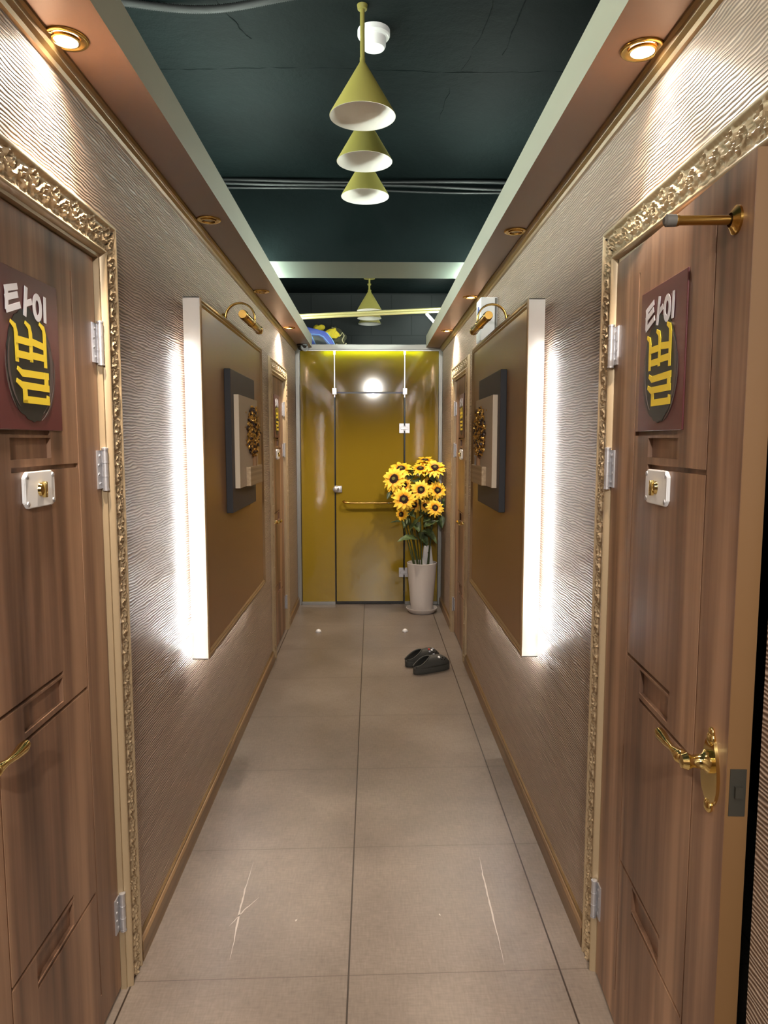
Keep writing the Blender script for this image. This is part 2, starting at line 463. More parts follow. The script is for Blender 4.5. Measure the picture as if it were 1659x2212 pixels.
for z0 in (1.0,):
    GRV += [(-0.19, 0.085, 1.562, 1.572, .010), (-0.09, 0.09, 1.512, 1.556, .010), (-0.09, 0.232, 1.486, 1.496, .010)]
    GRV += [(-0.19, 0.10, 1.014, 1.023, .010), (-0.09, 0.095, 0.952, 1.008, .010), (-0.09, 0.232, 0.931, 0.940, .010)]
    GRV += [(-0.19, 0.10, 0.464, 0.473, .010), (-0.09, 0.095, 0.400, 0.458, .010), (-0.09, 0.228, 0.387, 0.396, .010)]
    GRV += [(-0.196, -0.190, 0.10, 1.95, .0025), (0.232, 0.238, 0.10, 1.95, .0025)]
def leaf_mesh(front):
    mb = MB(); x0, x1, z0, z1 = -0.374, 0.374, 0.012, 2.014
    xs = sorted({x0, x1} | {g[0] for g in GRV} | {g[1] for g in GRV}); zs = sorted({z0, z1} | {g[2] for g in GRV} | {g[3] for g in GRV})
    def dep(i, j):
        if i < 0 or j < 0 or i >= len(xs)-1 or j >= len(zs)-1: return None
        cx, cz = (xs[i]+xs[i+1])/2, (zs[j]+zs[j+1])/2
        return max([g[4] for g in GRV if g[0] < cx < g[1] and g[2] < cz < g[3]] + [0])
    for i in range(len(xs)-1):
        for j in range(len(zs)-1):
            d = dep(i, j); y = front+d
            mb.quad([(xs[i], y, zs[j]), (xs[i+1], y, zs[j]), (xs[i+1], y, zs[j+1]), (xs[i], y, zs[j+1])])
            for (di, dj, a, b) in ((1, 0, (xs[i+1], zs[j]), (xs[i+1], zs[j+1])), (0, 1, (xs[i], zs[j+1]), (xs[i+1], zs[j+1]))):
                e = dep(i+di, j+dj)
                if e is not None and abs(e-d) > 1e-6:
                    mb.quad([(a[0], front+d, a[1]), (b[0], front+d, b[1]), (b[0], front+e, b[1]), (a[0], front+e, a[1])])
    # sides and back
    yb = front+0.040
    mb.quad([(x0, front, z0), (x0, front, z1), (x0, yb, z1), (x0, yb, z0)]); mb.quad([(x1, front, z0), (x1, front, z1), (x1, yb, z1), (x1, yb, z0)])
    mb.quad([(x0, front, z1), (x1, front, z1), (x1, yb, z1), (x0, yb, z1)]); mb.quad([(x0, front, z0), (x1, front, z0), (x1, yb, z0), (x0, yb, z0)])
    mb.quad([(x0, yb, z0), (x1, yb, z0), (x1, yb, z1), (x0, yb, z1)])
    return mb
SK = [0]
def stroke(mb, pts, wd, y0, y1, taper=None):
    # brush stroke in the x,z plane, outline of a polyline with widths
    SK[0] = (SK[0]+1) % 6; y1 = y1-0.00010*SK[0]
    n = len(pts); ws = wd if isinstance(wd, (list, tuple)) else [wd]*n
    Lp, Rp = [], []
    for i in range(n):
        a = Vector(pts[max(i-1, 0)]); b = Vector(pts[min(i+1, n-1)]); d = (b-a).normalized(); nn = Vector((-d.y, d.x))
        p = Vector(pts[i]); Lp.append(p+nn*ws[i]/2); Rp.append(p-nn*ws[i]/2)
    for i in range(n-1):
        pass
    loop = Lp + Rp[::-1]
    mb.prism([(k.x, k.y) for k in loop], y0, y1)
SW, SH, SZ = 0.275, 0.318, 1.572     # sign size and lower edge
def sign(loc, rz, label, yfront):
    t = thing('door_sign', label, 'sign', loc, rz, None)
    mb = MB(); mb.box((-SW/2, yfront, SZ), (SW/2, yfront-0.004, SZ+SH), 0.001, 1); mb.build('sign_board', M['maroon'], t)
    U = lambda u, v: ((u-0.5)*SW, SZ+(1-v)*SH)
    y0, y1 = yfront-0.0042, yfront-0.0050
    # black brush ellipse with dry strokes at its rim
    mb = MB(); rnd = random.Random(3); pl = []
    for k in range(48):
        a = 2*PI*k/48; r = 1+0.035*rnd.uniform(-1, 1)
        pl.append(U(0.50+0.37*r*math.cos(a), 0.58+0.36*r*math.sin(a)))
    mb.prism(pl, y0, y1); mb.build('ink_circle', M['ink'], t)
    for rr, a0, a1, wd in ((0.90, -1.0, 0.9, .010), (0.955, -0.5, 1.1, .006), (0.93, 2.2, 3.6, .007), (1.04, -0.2, 1.25, .006), (1.05, 2.3, 3.3, .005)):
        pts = [U(0.5+0.37*rr*math.cos(a0+(a1-a0)*k/14), 0.58+0.36*rr*math.sin(a0+(a1-a0)*k/14)) for k in range(15)]
        mb = MB(); stroke(mb, pts, [wd*math.sin(PI*(k+0.6)/15.2) for k in range(15)], y1, y1-0.0001); mb.build('brush_streak', M['inkgrey'], t)
    y2, y3 = y1-0.0007, y1-0.0013
    mb = MB(); W = 0.0125
    for pts in ([(0.14,0.150),(0.33,0.105)], [(0.14,0.205),(0.33,0.155)], [(0.17,0.13),(0.16,0.275)], [(0.15,0.275),(0.36,0.215)],
                [(0.46,0.085),(0.42,0.275)], [(0.44,0.195),(0.54,0.165)], [(0.76,0.10),(0.75,0.275)]):
        stroke(mb, [U(*p) for p in pts], W, y2, y3)
    for k in range(20):
        q4 = [U(0.63+ru*math.cos(2*PI*kk/20), 0.19+rv*math.sin(2*PI*kk/20)) for kk, ru, rv in ((k, .078, .092), (k+1, .078, .092), (k+1, .030, .048), (k, .030, .048))]
        mb.prism(q4, y2, y3)
    mb.build('white_lettering', M['txtw'], t)
    mb = MB(); W = 0.0145
    # upper syllable: two uprights with cross bars and the vowel's tall upright
    def up(u, v0, v1, w_=W):
        stroke(mb, [U(u-0.075, v0-0.012), U(u-0.01, v0+0.012), U(u+0.005, v0+0.05), U(u+0.005, v1)], [w_*0.5, w_*0.9, w_, w_*0.9], y2, y3)
    up(0.27, 0.345, 0.575); up(0.49, 0.325, 0.560); up(0.72, 0.305, 0.578)
    stroke(mb, [U(0.27, 0.435), U(0.50, 0.435)], W, y2, y3); stroke(mb, [U(0.27, 0.525), U(0.50, 0.525)], W, y2, y3)
    stroke(mb, [U(0.50, 0.425), U(0.72, 0.440)], W, y2, y3); stroke(mb, [U(0.50, 0.515), U(0.72, 0.515)], W, y2, y3)
    # lower consonant
    stroke(mb, [U(0.27, 0.612), U(0.34, 0.640), U(0.77, 0.632)], [W*.6, W, W], y2, y3)
    stroke(mb, [U(0.725, 0.61), U(0.725, 0.725)], W*1.2, y2, y3)
    stroke(mb, [U(0.25, 0.690), U(0.33, 0.716), U(0.77, 0.716)], [W*.6, W, W], y2, y3)
    stroke(mb, [U(0.365, 0.70), U(0.375, 0.81)], W*1.2, y2, y3)
    stroke(mb, [U(0.34, 0.805), U(0.77, 0.805)], W, y2, y3); stroke(mb, [U(0.735, 0.815), U(0.745, 0.765)], W*.9, y2, y3)
    mb.build('yellow_lettering', M['txty'], t)
    return t
def lock_plate(loc, rz, label, yfront):
    t = thing('door_lock_plate', label, 'lock plate', loc, rz)
    mb = MB(); a, b, c, d = -0.068, 0.068, 1.410, 1.486; k = 0.012
    mb.prism([(a+k, c), (b-k, c), (b, c+k), (b, d-k), (b-k, d), (a+k, d), (a, d-k), (a, c+k)], yfront, yfront-0.008)
    bmesh.ops.bevel(mb.bm, geom=[e for e in mb.bm.edges], offset=0.0018, segments=2, affect='EDGES')
    mb.build('plate', M['white'], t)
    for x in (a+0.010, b-0.010):
        for z in (c+0.010, d-0.010): MB().lathe([(0, 0.003), (0.005, 0.002), (0.006, 0)], (x, yfront-0.008, z), 12, Matrix.Rotation(R(90), 4, 'X')).build('corner_screw', M['steel'], t)
    mb = MB(); mb.lathe([(0, 0.010), (0.008, 0.009), (0.013, 0.006), (0.015, 0)], (0, yfront-0.008, 1.447), 20, Matrix.Rotation(R(90), 4, 'X'))
    mb.box((-0.0035, yfront-0.022, 1.430), (0.0035, yfront-0.012, 1.464), 0.0015)
    mb.build('thumb_turn', M['polbrass'], t, True)
    return t
def lever(par, x, yf, sg):
    # sg: direction of the lever along x
    mb = MB(); mt = Matrix.Rotation(R(90), 4, 'X')
    pl = []
    for k in range(40):
        a = 2*PI*k/40; pl.append((x+0.033*math.cos(a)*(1-0.25*math.sin(a)), 0.957+0.066*math.sin(a)))
    mb.prism(pl, yf, yf-0.006); bmesh.ops.bevel(mb.bm, geom=[e for e in mb.bm.edges if abs(e.verts[0].co.y-(yf-0.006)) < 1e-6 and abs(e.verts[1].co.y-(yf-0.006)) < 1e-6], offset=0.003, segments=2, affect='EDGES')
    for dz in (0.070, 0.058, -0.068): mb.sphere((x, yf-0.004, 0.957+dz), 0.010 if dz > 0.06 else 0.014, 1, 0.5, 1)
    h = mb.build('handle_plate', M['polbrass'], par, True)
    mb = MB(); mb.lathe([(0.021, 0), (0.021, 0.006), (0.014, 0.012), (0.011, 0.030), (0.016, 0.040), (0.012, 0.050), (0, 0.053)], (x, yf-0.006, 0.972), 20, mt)
    mb.tube([(x, yf-0.046, 0.972), (x+sg*0.025, yf-0.052, 0.974), (x+sg*0.055, yf-0.050, 0.970), (x+sg*0.090, yf-0.048, 0.966), (x+sg*0.120, yf-0.048, 0.968), (x+sg*0.136, yf-0.048, 0.971)],
            [0.010, 0.011, 0.007, 0.008, 0.012, 0.009], 14)
    mb.sphere((x+sg*0.018, yf-0.050, 0.973), 0.014)
    mb.build('lever', M['polbrass'], h, True)
def hinge(par, x, yf, z, sg):
    mb = MB()
    mb.tube([(x, yf-0.012, z-0.052), (x, yf-0.012, z+0.052)], 0.0075, 12)
    mb.lathe([(0.009, -0.056), (0.009, -0.052), (0, -0.058)], (x, yf-0.012, z), 12); mb.lathe([(0.009, 0.052), (0.009, 0.056), (0, 0.059)], (x, yf-0.012, z), 12)
    mb.box((x, yf-0.0035, z-0.05), (x-sg*0.030, yf+0.001, z+0.05))
    mb.box((x, yf-0.010, z-0.05), (x+sg*0.010, yf-0.002, z+0.05))
    for dz in (-0.036, -0.012, 0.012, 0.036): mb.sphere((x-sg*(0.014 if abs(dz) > .02 else .022), yf-0.004, z+dz), 0.005, 1, 0.5, 1, 1)
    for dz in (-0.018, 0.018): mb.tube([(x, yf-0.012, z+dz-0.001), (x, yf-0.012, z+dz+0.001)], 0.0082, 12)
    mb.build('hinge', M['steel'], par, True)
shared = {}
def door(name, loc, rz, hs, ajar, label):
    """hs = +1 when the hinges are on the viewer's right"""
    t = thing(name, label, None, loc, rz, None, 'structure')
    def share(k, fn, m, smooth=False, nm=None, parent=t, ang=40):
        if k not in shared: shared[k] = fn().build(nm, m, parent, smooth, ang); return shared[k]
        o = shared[k].copy(); C.objects.link(o); o.parent = parent; o.location = (0, 0, 0); o.rotation_euler = (0, 0, 0); return o
    cs = share('casing%d' % bool(ajar), (lambda: casing_mesh((-1,))) if ajar else casing_mesh, M['casing'], True, 'casing', t, 60); cs['label'] = 'carved antique gold door casing'
    share('jamb%d' % bool(ajar), (lambda: jamb_mesh((-1,))) if ajar else jamb_mesh, M['casing'], False, 'jamb')
    yf = 0.012 if not ajar else -0.004
    lf = share('leaf%g' % yf, lambda: leaf_mesh(yf), M['door'], False, 'door_leaf', t); lf['label'] = 'brown walnut door leaf with grooved key pattern'
    for z in (1.80, 1.475, 0.235): hinge(lf, hs*0.376, yf, z, hs)
    lever(lf, -hs*0.318, yf, hs)
    if ajar:
        mb = MB(); x = -hs*0.374; mb.box((x, yf+0.006, 0.90), (x-hs*0.002, yf+0.034, 0.985)); mb.box((x, yf+0.014, 0.935), (x-hs*0.008, yf+0.026, 0.955))
        mb.build('latch_plate', M['darksteel'], lf)
        mb = MB(); mb.box((x+hs*0.0001, yf+0.0005, 0.012), (x-hs*0.0008, yf+0.0395, 2.014)); e = mb.build('edge_band', M['dooredge'], lf); e['label'] = 'orange brown edge of the door leaf'
        piv = Vector((hs*0.378, 0, 0)); rot = Matrix.Rotation(-hs*ajar*-1, 4, 'Z')
        lf.matrix_local = Matrix.Translation(piv) @ rot @ Matrix.Translation(-piv)
    return t, lf, yf
AJ = R(2.9)
doors = []
for nm, loc, rz, hs, aj, lab in (
    ('door_1', (XL, 1.505, 0), R(90), 1, 0, 'large walnut door with carved gold casing at the near left'),
    ('door_2', (XR, 1.54, 0), R(-90), -1, AJ, 'walnut door standing slightly ajar at the near right'),
    ('door_3', (XL, 5.36, 0), R(90), 1, 0, 'walnut door beside the glass partition on the left'),
    ('door_4', (XR, 5.26, 0), R(-90), -1, 0, 'walnut door beside the glass partition on the right')):
    doors.append(door(nm, loc, rz, hs, aj, lab))
bpy.context.view_layer.update()
slabs = ['maroon sign on the walnut door, cut off by the photo edge, glare on it',
         'maroon sign whole and in full view on the ajar walnut door',
         'small distant sign on the walnut door behind the left light panel',
         'small distant sign on the walnut door above the sunflowers']
llabs = ['square white lock plate on the door with the cut-off maroon sign',
         'square white lock plate on the ajar door with brass lever',
         'small distant white lock plate on the door by the dome camera',
         'small distant white lock plate on the door beside the sunflowers']
for i, (t, lf, yf) in enumerate(doors):
    mw = lf.matrix_world
    s = sign((0, 0, 0), 0, slabs[i], yf); 
    if i in (0, 1): off = 0.007 if i == 0 else -0.02
    else: off = 0
    s.matrix_world = mw @ Matrix.Translation((off, 0, 0))
    k = lock_plate((0, 0, 0), 0, llabs[i], yf); k.matrix_world = mw @ Matrix.Translation((0.015 if i % 2 == 0 else -0.008, 0, 0))
# brass door stop on the ajar door
t, lf, yf = doors[1]
st = thing('door_stop', 'brass rod with grey rubber tip sticking out near the top of the ajar door', 'door stop')
mt = Matrix.Rotation(R(90), 4, 'X'); X0, Z0 = 0.313, 1.920
mb = MB(); mb.lathe([(0.024, 0), (0.024, 0.004), (0.018, 0.008), (0.012, 0.012)], (X0, yf, Z0), 20, mt); mb.build('rosette', M['brass'], st, True)
mb = MB(); mb.lathe([(0.008, 0.010), (0.008, 0.095), (0.010, 0.100), (0.010, 0.102)], (X0, yf, Z0), 16, mt); mb.build('rod', M['brass'], st, True)
mb = MB(); mb.lathe([(0.010, 0.102), (0.0105, 0.118), (0.006, 0.122), (0, 0.122)], (X0, yf, Z0), 16, mt); mb.build('rubber_tip', M['rubber'], st, True)
st.matrix_world = lf.matrix_world.copy()

# ------------------------------------------------------------------ back-lit wall panels
def light_panel(loc, rz, m, label):
    """m = +1: far end on the viewer's right"""
    t = thing('backlit_panel', label, 'light panel', loc, rz)
    hw, z0, z1 = 0.71, 0.735, 2.06; yb, yf = -0.028, -0.088
    mb = MB(); mb.box((-hw+0.028, yf+0.004, z0+0.028), (hw-0.028, yf+0.010, z1-0.028)); mb.build('front_board', M['bronze'], t)
    mb = MB()      # moulded frame round the front, mitred
    prof = [(0.0, 0.0), (0.0, -0.002), (0.006, -0.005), (0.012, -0.004), (0.016, 0.000), (0.022, -0.002), (0.028, 0.003), (0.030, 0.006)]
    co = [(-1, z0, 1), (1, z0, 1), (1, z1, -1), (-1, z1, -1)]
    rings = [[mb.bm.verts.new((sx*(hw-pv), yf+ph, zc+sz*pv)) for pv, ph in prof] for sx, zc, sz in co]
    for i in range(4):
        a, b = rings[i], rings[(i+1) % 4]
        for j in range(len(prof)-1): mb.bm.faces.new((a[j], b[j], b[j+1], a[j+1]))
    mb.build('frame', M['bframe'], t, True, 30)
    mb = MB()
    th = 0.003
    for sx in (-1, 1): mb.box((sx*hw, yf+0.001, z0), (sx*(hw-th), yb, z1))
    mb.box((-hw, yf+0.001, z0), (hw, yb, z0+th)); mb.box((-hw, yf+0.001, z1), (hw, yb, z1-th))
    mb.build('side_band', M['acryl'], t)['label'] = 'frosted white side band lit from inside'
    mb = MB()
    for sx in (-1, 1): MB().box((sx*(hw-0.030), yb-0.012, z0+0.13), (sx*(hw-0.018), yb-0.004, z1-0.17)).build('led_strip', M['strip'], t)
    mb = MB(); mb.box((-hw+0.06, yb-0.006, z0+0.010), (hw-0.06, yb+0.002, z0+0.024)); mb.build('bottom_led_strip', M['stripb'], t)
    for x in (-0.4, 0.4):
        for z in (0.95, 1.85): MB().box((x-0.03, 0, z-0.03), (x+0.03, yf+0.010, z+0.03)).build('wall_bracket', M['alu'], t)
    # picture on it
    a = thing('relief_picture', 'grey and cream relief picture of a gold tree on the %s' % ('panel before the left wall' if m > 0 else 'panel before the right wall'), 'picture', loc, rz)
    a['label'] = {1: 'relief picture of a bushy gold tree, on the wall of the cut-off sign', -1: 'relief picture of a gold tree with silver deer, nearer the sunflowers'}[m]
    y = yf+0.004
    mb = MB(); mb.box((-0.30, y, 1.243), (0.30, y-0.028, 1.850), 0.003); o = mb.build('backing_board', M['slate'], a)
    o.data.materials.append(M['slateside'])
    for p in o.data.polygons:
        if abs(p.normal.x) > 0.7 or abs(p.normal.z) > 0.7: p.material_index = 1
    y -= 0.028
    mb = MB(); mb.box((-0.245, y, 1.345), (0.245, y-0.022, 1.747), 0.002); mb.build('cream_board', M['artwhite'], a)
    y -= 0.022
    mb = MB(); mb.box((m*0.245, y+0.018, 1.345), (m*-0.09, y-0.020, 1.432), 0.002); mb.build('wooden_ground', M['artwood'], a)
    x0 = m*0.045
    mb = MB(); mb.tube([(x0+m*0.05, y-0.006, 1.432), (x0+m*0.045, y-0.008, 1.50), (x0+m*0.03, y-0.008, 1.56), (x0, y-0.008, 1.62)], [0.012, 0.008, 0.006, 0.003], 8)
    mb.tube([(x0+m*0.045, y-0.008, 1.50), (x0+m*0.09, y-0.008, 1.55)], [0.006, 0.003], 8)
    mb.tube([(x0+m*0.045, y-0.008, 1.49), (x0-m*0.03, y-0.008, 1.54)], [0.006, 0.003], 8)
    mb.build('tree_trunk', M['artbrown'], a, True)
    rnd = random.Random(11 if m > 0 else 23)
    g1, g2 = MB(), MB()
    for k in range(460):
        r = math.sqrt(rnd.random()); th_ = rnd.uniform(0, 2*PI); zz = 1.595 + 0.115*r*math.sin(th_)
        ww = 0.130*(1.0 - 0.40*max(0, (zz-1.595)/0.115))
        xx = x0 + ww*r*math.cos(th_) + m*0.01
        rot = Euler((rnd.uniform(0, 3), rnd.uniform(0, 3), rnd.uniform(0, 3))).to_matrix().to_4x4()
        (g1 if rnd.random() < 0.66 else g2).sphere((xx, y-rnd.uniform(0.002, 0.020), zz), 0.0085, 1.3, 0.5, 0.9, 1, rot)
    for k in range(26):
        xx = x0 + rnd.uniform(-0.16, 0.15); zz = rnd.uniform(1.50, 1.70)
        g1.sphere((xx, y-0.003, zz), 0.006, 1.2, 0.4, 0.8, 1)
    o = g1.build('gold_leaves', M['gold'], a); o['kind'] = 'stuff'
    o = g2.build('dark_leaves', M['artdark'], a); o['kind'] = 'stuff'
    if m < 0:
        for dx in (0.16, 0.20):
            mb = MB(); x = m*dx
            mb.sphere((x, y-0.008, 1.474), 0.013, 1.2, 0.5, 0.6)
            for q in (-0.010, -0.004, 0.006, 0.012): mb.tube([(x+q, y-0.008, 1.470), (x+q, y-0.008, 1.432)], 0.0022, 6)
            mb.tube([(x+0.012, y-0.008, 1.478), (x+0.018, y-0.008, 1.494)], 0.004, 6); mb.sphere((x+0.020, y-0.008, 1.497), 0.006, 1.2, .7, .8, 1)
            mb.tube([(x+0.018, y-0.008, 1.50), (x+0.014, y-0.008, 1.513)], 0.0012, 5)
            mb.build('silver_deer', M['deer'], a, True)
    # gooseneck picture lamp above, fixed to the wall
    l = thing('picture_lamp', {1: 'brass gooseneck picture lamp over the bushy gold tree picture', -1: 'brass gooseneck picture lamp in front of the white box'}[m], 'picture lamp', loc, rz)
    xa = m*0.12
    mb = MB(); mb.lathe([(0.032, 0), (0.032, 0.008), (0.026, 0.014), (0.008, 0.016)], (xa, 0, 2.115), 24, mt); mb.build('wall_rose', M['brass'], l, True)
    mb = MB()
    for q in (-0.007, 0.007):
        pts = [(xa+q, -0.006, 2.115)]
        for k in range(15):
            a_ = PI*k/14
            pts.append((xa+q, -0.082+0.068*math.cos(a_), 2.128+0.066*math.sin(a_)))
        pts.append((xa+q, -0.150, 2.100))
        mb.tube(pts, 0.0042, 10)
    mb.build('curved_arm', M['brass'], l, True)
    mb = MB(); mt2 = Matrix.Rotation(R(90), 4, 'Y')
    mb.lathe([(0, -0.235), (0.017, -0.235), (0.019, -0.228), (0.019, 0.228), (0.017, 0.235), (0, 0.235)], (0.03*m, -0.150, 2.088), 24, mt2)
    for q in (-0.20, -0.02, 0.20): mb.lathe([(0.019, q-0.004), (0.021, q), (0.019, q+0.004)], (0.03*m, -0.150, 2.088), 24, mt2)
    mb.build('lamp_tube', M['brass'], l, True)
light_panel((XL, 3.31, 0), R(90), 1, 'bronze wall panel with glowing white edges on the side of the cut-off sign')
light_panel((XR, 3.32, 0), R(-90), -1, 'bronze wall panel with glowing white edges on the side of the ajar door')

# ------------------------------------------------------------------ white box behind the lamp
wb = thing('wall_box', 'tall white box with blue mark mounted high behind the picture lamp', 'electrical box', (XR, 3.84, 0), R(-90))
mb = MB(); mb.box((-0.075, 0, 2.07), (0.075, -0.088, 2.292), 0.004); mb.build('box_body', M['white'], wb)
mb = MB(); mb.lathe([(0, 0.0015), (0.030, 0.0015), (0.030, 0)], (0.0, -0.088, 2.225), 24, mt); mb.build('blue_mark', M['blue'], wb)
mb = MB(); mb.box((0.0751, -0.004, 2.075), (0.0762, -0.014, 2.288)); mb.build('cover_seam', M['rubber'], wb)

# ------------------------------------------------------------------ recessed downlights
def downlight(x, y, on, label, grp=None):
    t = thing('downlight', label, 'downlight', (x, y, ZS), 0, grp)
    mb = MB(); mb.lathe([(0.047, 0), (0.0475, -0.003), (0.044, -0.006), (0.038, -0.005), (0.031, -0.001), (0.029, -0.001)], n=40); mb.build('trim_ring', M['brass'], t, True, 60)
    mb = MB(); mb.lathe([(0.0295, -0.002), (0.0295, -0.007), (0.025, -0.008), (0.024, -0.003)], n=32); mb.build('inner_ring', M['brass'], t, True, 60)
    mb = MB(); mb.lathe([(0.024, -0.002), (0.015, -0.0045), (0, -0.005)], n=32); mb.build('lens', M['lampon'] if on else M['lampdim'], t, True)
    if on:
        if y < 2:
            light('downlight_beam', 'SPOT', (x, y, ZS-0.02), (0, 0, 0), P_SPOT*on*1.9, WARM, spot_size=R(70), spot_blend=0.35, shadow_soft_size=0.022)
            light('downlight_beam', 'SPOT', (x, y, ZS-0.02), (0, 0, 0), P_SPOT*on*0.5, WARM, spot_size=R(150), spot_blend=1.0, shadow_soft_size=0.022)
        else:
            light('downlight_beam', 'SPOT', (x, y, ZS-0.02), (0, 0, 0), P_SPOT*on, WARM, spot_size=R(140), spot_blend=0.8, shadow_soft_size=0.022)
    return t
for x, y, on, lab in (
    (-0.648, 1.61, 3.6, 'brightest lit downlight, first in the row over the cut-off sign'),
    (-0.628, 2.85, 0, 'unlit brass downlight, second in the row over the cut-off sign'),
    (-0.630, 4.17, 0, 'unlit brass downlight, third in the row over the curved-arm lamp and bushy tree picture'),
    (-0.622, 5.48, 4.5, 'small lit downlight beside the dome camera'),
    (0.592, 1.63, 1.7, 'lit downlight with wide gold ring, first in the row over the ajar door'),
    (0.588, 2.98, 0, 'unlit brass downlight, second in the row over the ajar door'),
    (0.590, 4.31, 1.5, 'small lit downlight just above the white box'),
    (0.586, 5.60, 4.5, 'small lit downlight nearest the partition on the white box side')):
    downlight(x, y, on, lab)
for x in (-0.628, 0.588):  # unseen downlights, added to light the near floor and doors
    light('downlight_beam', 'SPOT', (x, 0.35, ZS-0.02), (0, 0, 0), P_SPOT*1.4, WARM, spot_size=R(110), spot_blend=0.8, shadow_soft_size=0.022)  # added unseen light, shares its name with the real downlight beams

# ------------------------------------------------------------------ LED tubes lying on the soffits
def tube(x, y0, y1, m, label, z=2.543, cat='led tube'):
    t = thing('led_tube', label, cat, (x, (y0+y1)/2, ZST), 0, 'led tubes on the soffits'); L = (y1-y0)/2
    mb = MB(); mb.tube([(0, -L, z-ZST), (0, L, z-ZST)], 0.013, 10); mb.build('tube', m, t, True)
    mb = MB(); mb.box((-0.012, -L, 0), (0.012, L, z-ZST-0.012)); mb.build('batten', M['white'], t)
for k in range(5): tube(-0.655, 0.2+1.25*k, 1.37+1.25*k, M['tubeL'], 'cool white led tube lying hidden on top of the soffit')
for k in range(3): tube(0.615, 3.1+1.17*k, 4.20+1.17*k, M['tubeR'], 'cool white led tube lying hidden on top of the soffit')
ft = thing('led_tube', 'short lit white tube slanting out above the soffit end by the partition', 'led tube', (0.56, 6.9, 2.415), 0)
mb = MB(); mb.tube([(-0.034, 0, 0.335), (0.06, 0.10, 0.262)], 0.011, 10); mb.build('tube', M['tubeR'], ft, True)
mb = MB(); mb.tube([(0.060, 0.10, 0.262), (0.085, 0.125, 0.243)], 0.012, 10); mb.tube([(0.075, 0.118, 0.25), (0.075, 0.118, 0)], 0.006, 8); mb.build('holder', M['white'], ft, True)

# ------------------------------------------------------------------ pendant lamps
def pendant(x, y, zr, label, grp, first=None, can=0.016):
    if first:
        t = copy_tree(first); t.location = (x, y, zr); tag(t, label, 'pendant lamp', grp)
        return t
    t = thing('pendant_lamp', label, 'pendant lamp', (x, y, zr), 0, grp)
    mb = MB(); mb.lathe([(0.113, 0.0), (0.1135, 0.002), (0.009, 0.176), (0.009, 0.190)], n=56); mb.build('shade', M['olive'], t, True, 60)
    mb = MB(); mb.lathe([(0.113, 0.0), (0.109, 0.001), (0.030, 0.132), (0.026, 0.134), (0, 0.134)], n=56); mb.build('shade_lining', M['shadein'], t, True, 60)
    mb = MB(); mb.lathe([(0, 0.098), (0.012, 0.100), (0.020, 0.112), (0.020, 0.133)], n=24); mb.build('bulb', M['shadein'], t, True)
    mb = MB(); mb.tube([(0, 0, 0.185), (0, 0, ZC-zr-0.012)], 0.008, 12); mb.build('rod', M['olive'], t, True)
    mb = MB(); mb.lathe([(0, ZC-zr-0.016), (can, ZC-zr-0.014), (can+0.002, ZC-zr)], n=32); mb.build('canopy', M['olive'], t, True, 50)
    return t
g1, g2 = 'olive cone pendants in front of the beam', 'olive cone pendants behind the beam'
pz = 2.652
p0 = pendant(-0.029, 2.55, pz, 'largest olive cone pendant, hanging beside the smoke detector', g1)
pendant(-0.027, 3.02, pz+0.028, 'middle olive cone pendant of the three in front of the beam', g1)
pendant(-0.029, 3.49, pz+0.046, 'lowest seen olive cone pendant of the three in front of the beam', g1)
pendant(-0.018, 6.55, 2.716, 'small olive cone pendant behind the brass pole, its canopy in view', g2, can=0.050)
pendant(-0.020, 6.82, 2.693, 'small olive cone pendant just below the brass pole', g2)
pendant(-0.018, 7.10, 2.688, 'lowest seen small cone pendant right above the glass partition', g2)

# ------------------------------------------------------------------ smoke detector, conduit, cables, pole, camera
sd = thing('smoke_detector', 'round white smoke detector on the dark ceiling behind the largest cone', 'smoke detector', (0.010, 2.70, ZC))
mb = MB(); mb.lathe([(0.058, 0), (0.058, -0.018), (0.054, -0.024), (0.050, -0.026), (0, -0.026)], n=40); mb.build('base', M['white'], sd, True, 30)
mb = MB(); mb.lathe([(0.044, -0.026), (0.043, -0.052), (0.038, -0.060), (0, -0.062)], n=36); mb.build('head', M['white'], sd, True, 30)
mb = MB(); pts = []
for k in range(241):
    f = k/240; pts.append((-0.95+0.90*f, 2.49+0.05*math.sin(f*5)+0.03*f, ZC-0.018+0.006*math.sin(f*9)))
mb.tube(pts, [0.013 if k % 2 else 0.0105 for k in range(241)], 10)
o = mb.build('corrugated_conduit', M['conduit'], None, True, 180); origin(o, (-0.5, 2.5, ZC-0.03)); tag(o, 'black corrugated conduit along the ceiling to the largest cone pendant', 'conduit')
def cable(name, z0, z1, r, yy, m, label, ph):
    mb = MB(); pts = []
    for k in range(61):
        f = k/60; pts.append((-1.3+2.6*f, yy+0.004*math.sin(f*15+ph), z0+(z1-z0)*f+0.004*math.sin(f*11+ph)))
    mb.tube(pts, r, 8); o = mb.build(name, m, None, True, 180); origin(o, (0, yy, z0-r)); tag(o, label, 'cable', 'black cables across the beam')
M['cable'] = mat('black_glossy_cable', (16, 20, 21), 0.5)
cable('ceiling_cable', 2.995, 2.985, 0.012, 4.135, M['cable'], 'thick black cable in the corner of ceiling and beam', 0)
cable('ceiling_cable', 2.985, 2.945, 0.009, 4.125, M['cable'], 'sagging black cable just under the thick one on the beam', 2)
cable('ceiling_cable', 2.965, 2.928, 0.007, 4.138, M['cable'], 'thinnest and lowest black cable on the beam face', 4)
mb = MB()
mb.tube([(-0.70, 6.10, 2.592), (0.655, 6.10, 2.660)], 0.011, 16); mb.tube([(-0.70, 6.10, 2.570), (0.655, 6.10, 2.640)], 0.013, 16)
o = mb.build('brass_pole', mat('pale_brass', (206, 196, 140), 0.3, 0.6), None, True); origin(o, (0, 6.1, 2.56)); tag(o, 'pale brass double pole spanning between the soffits before the far pendants', 'pole')
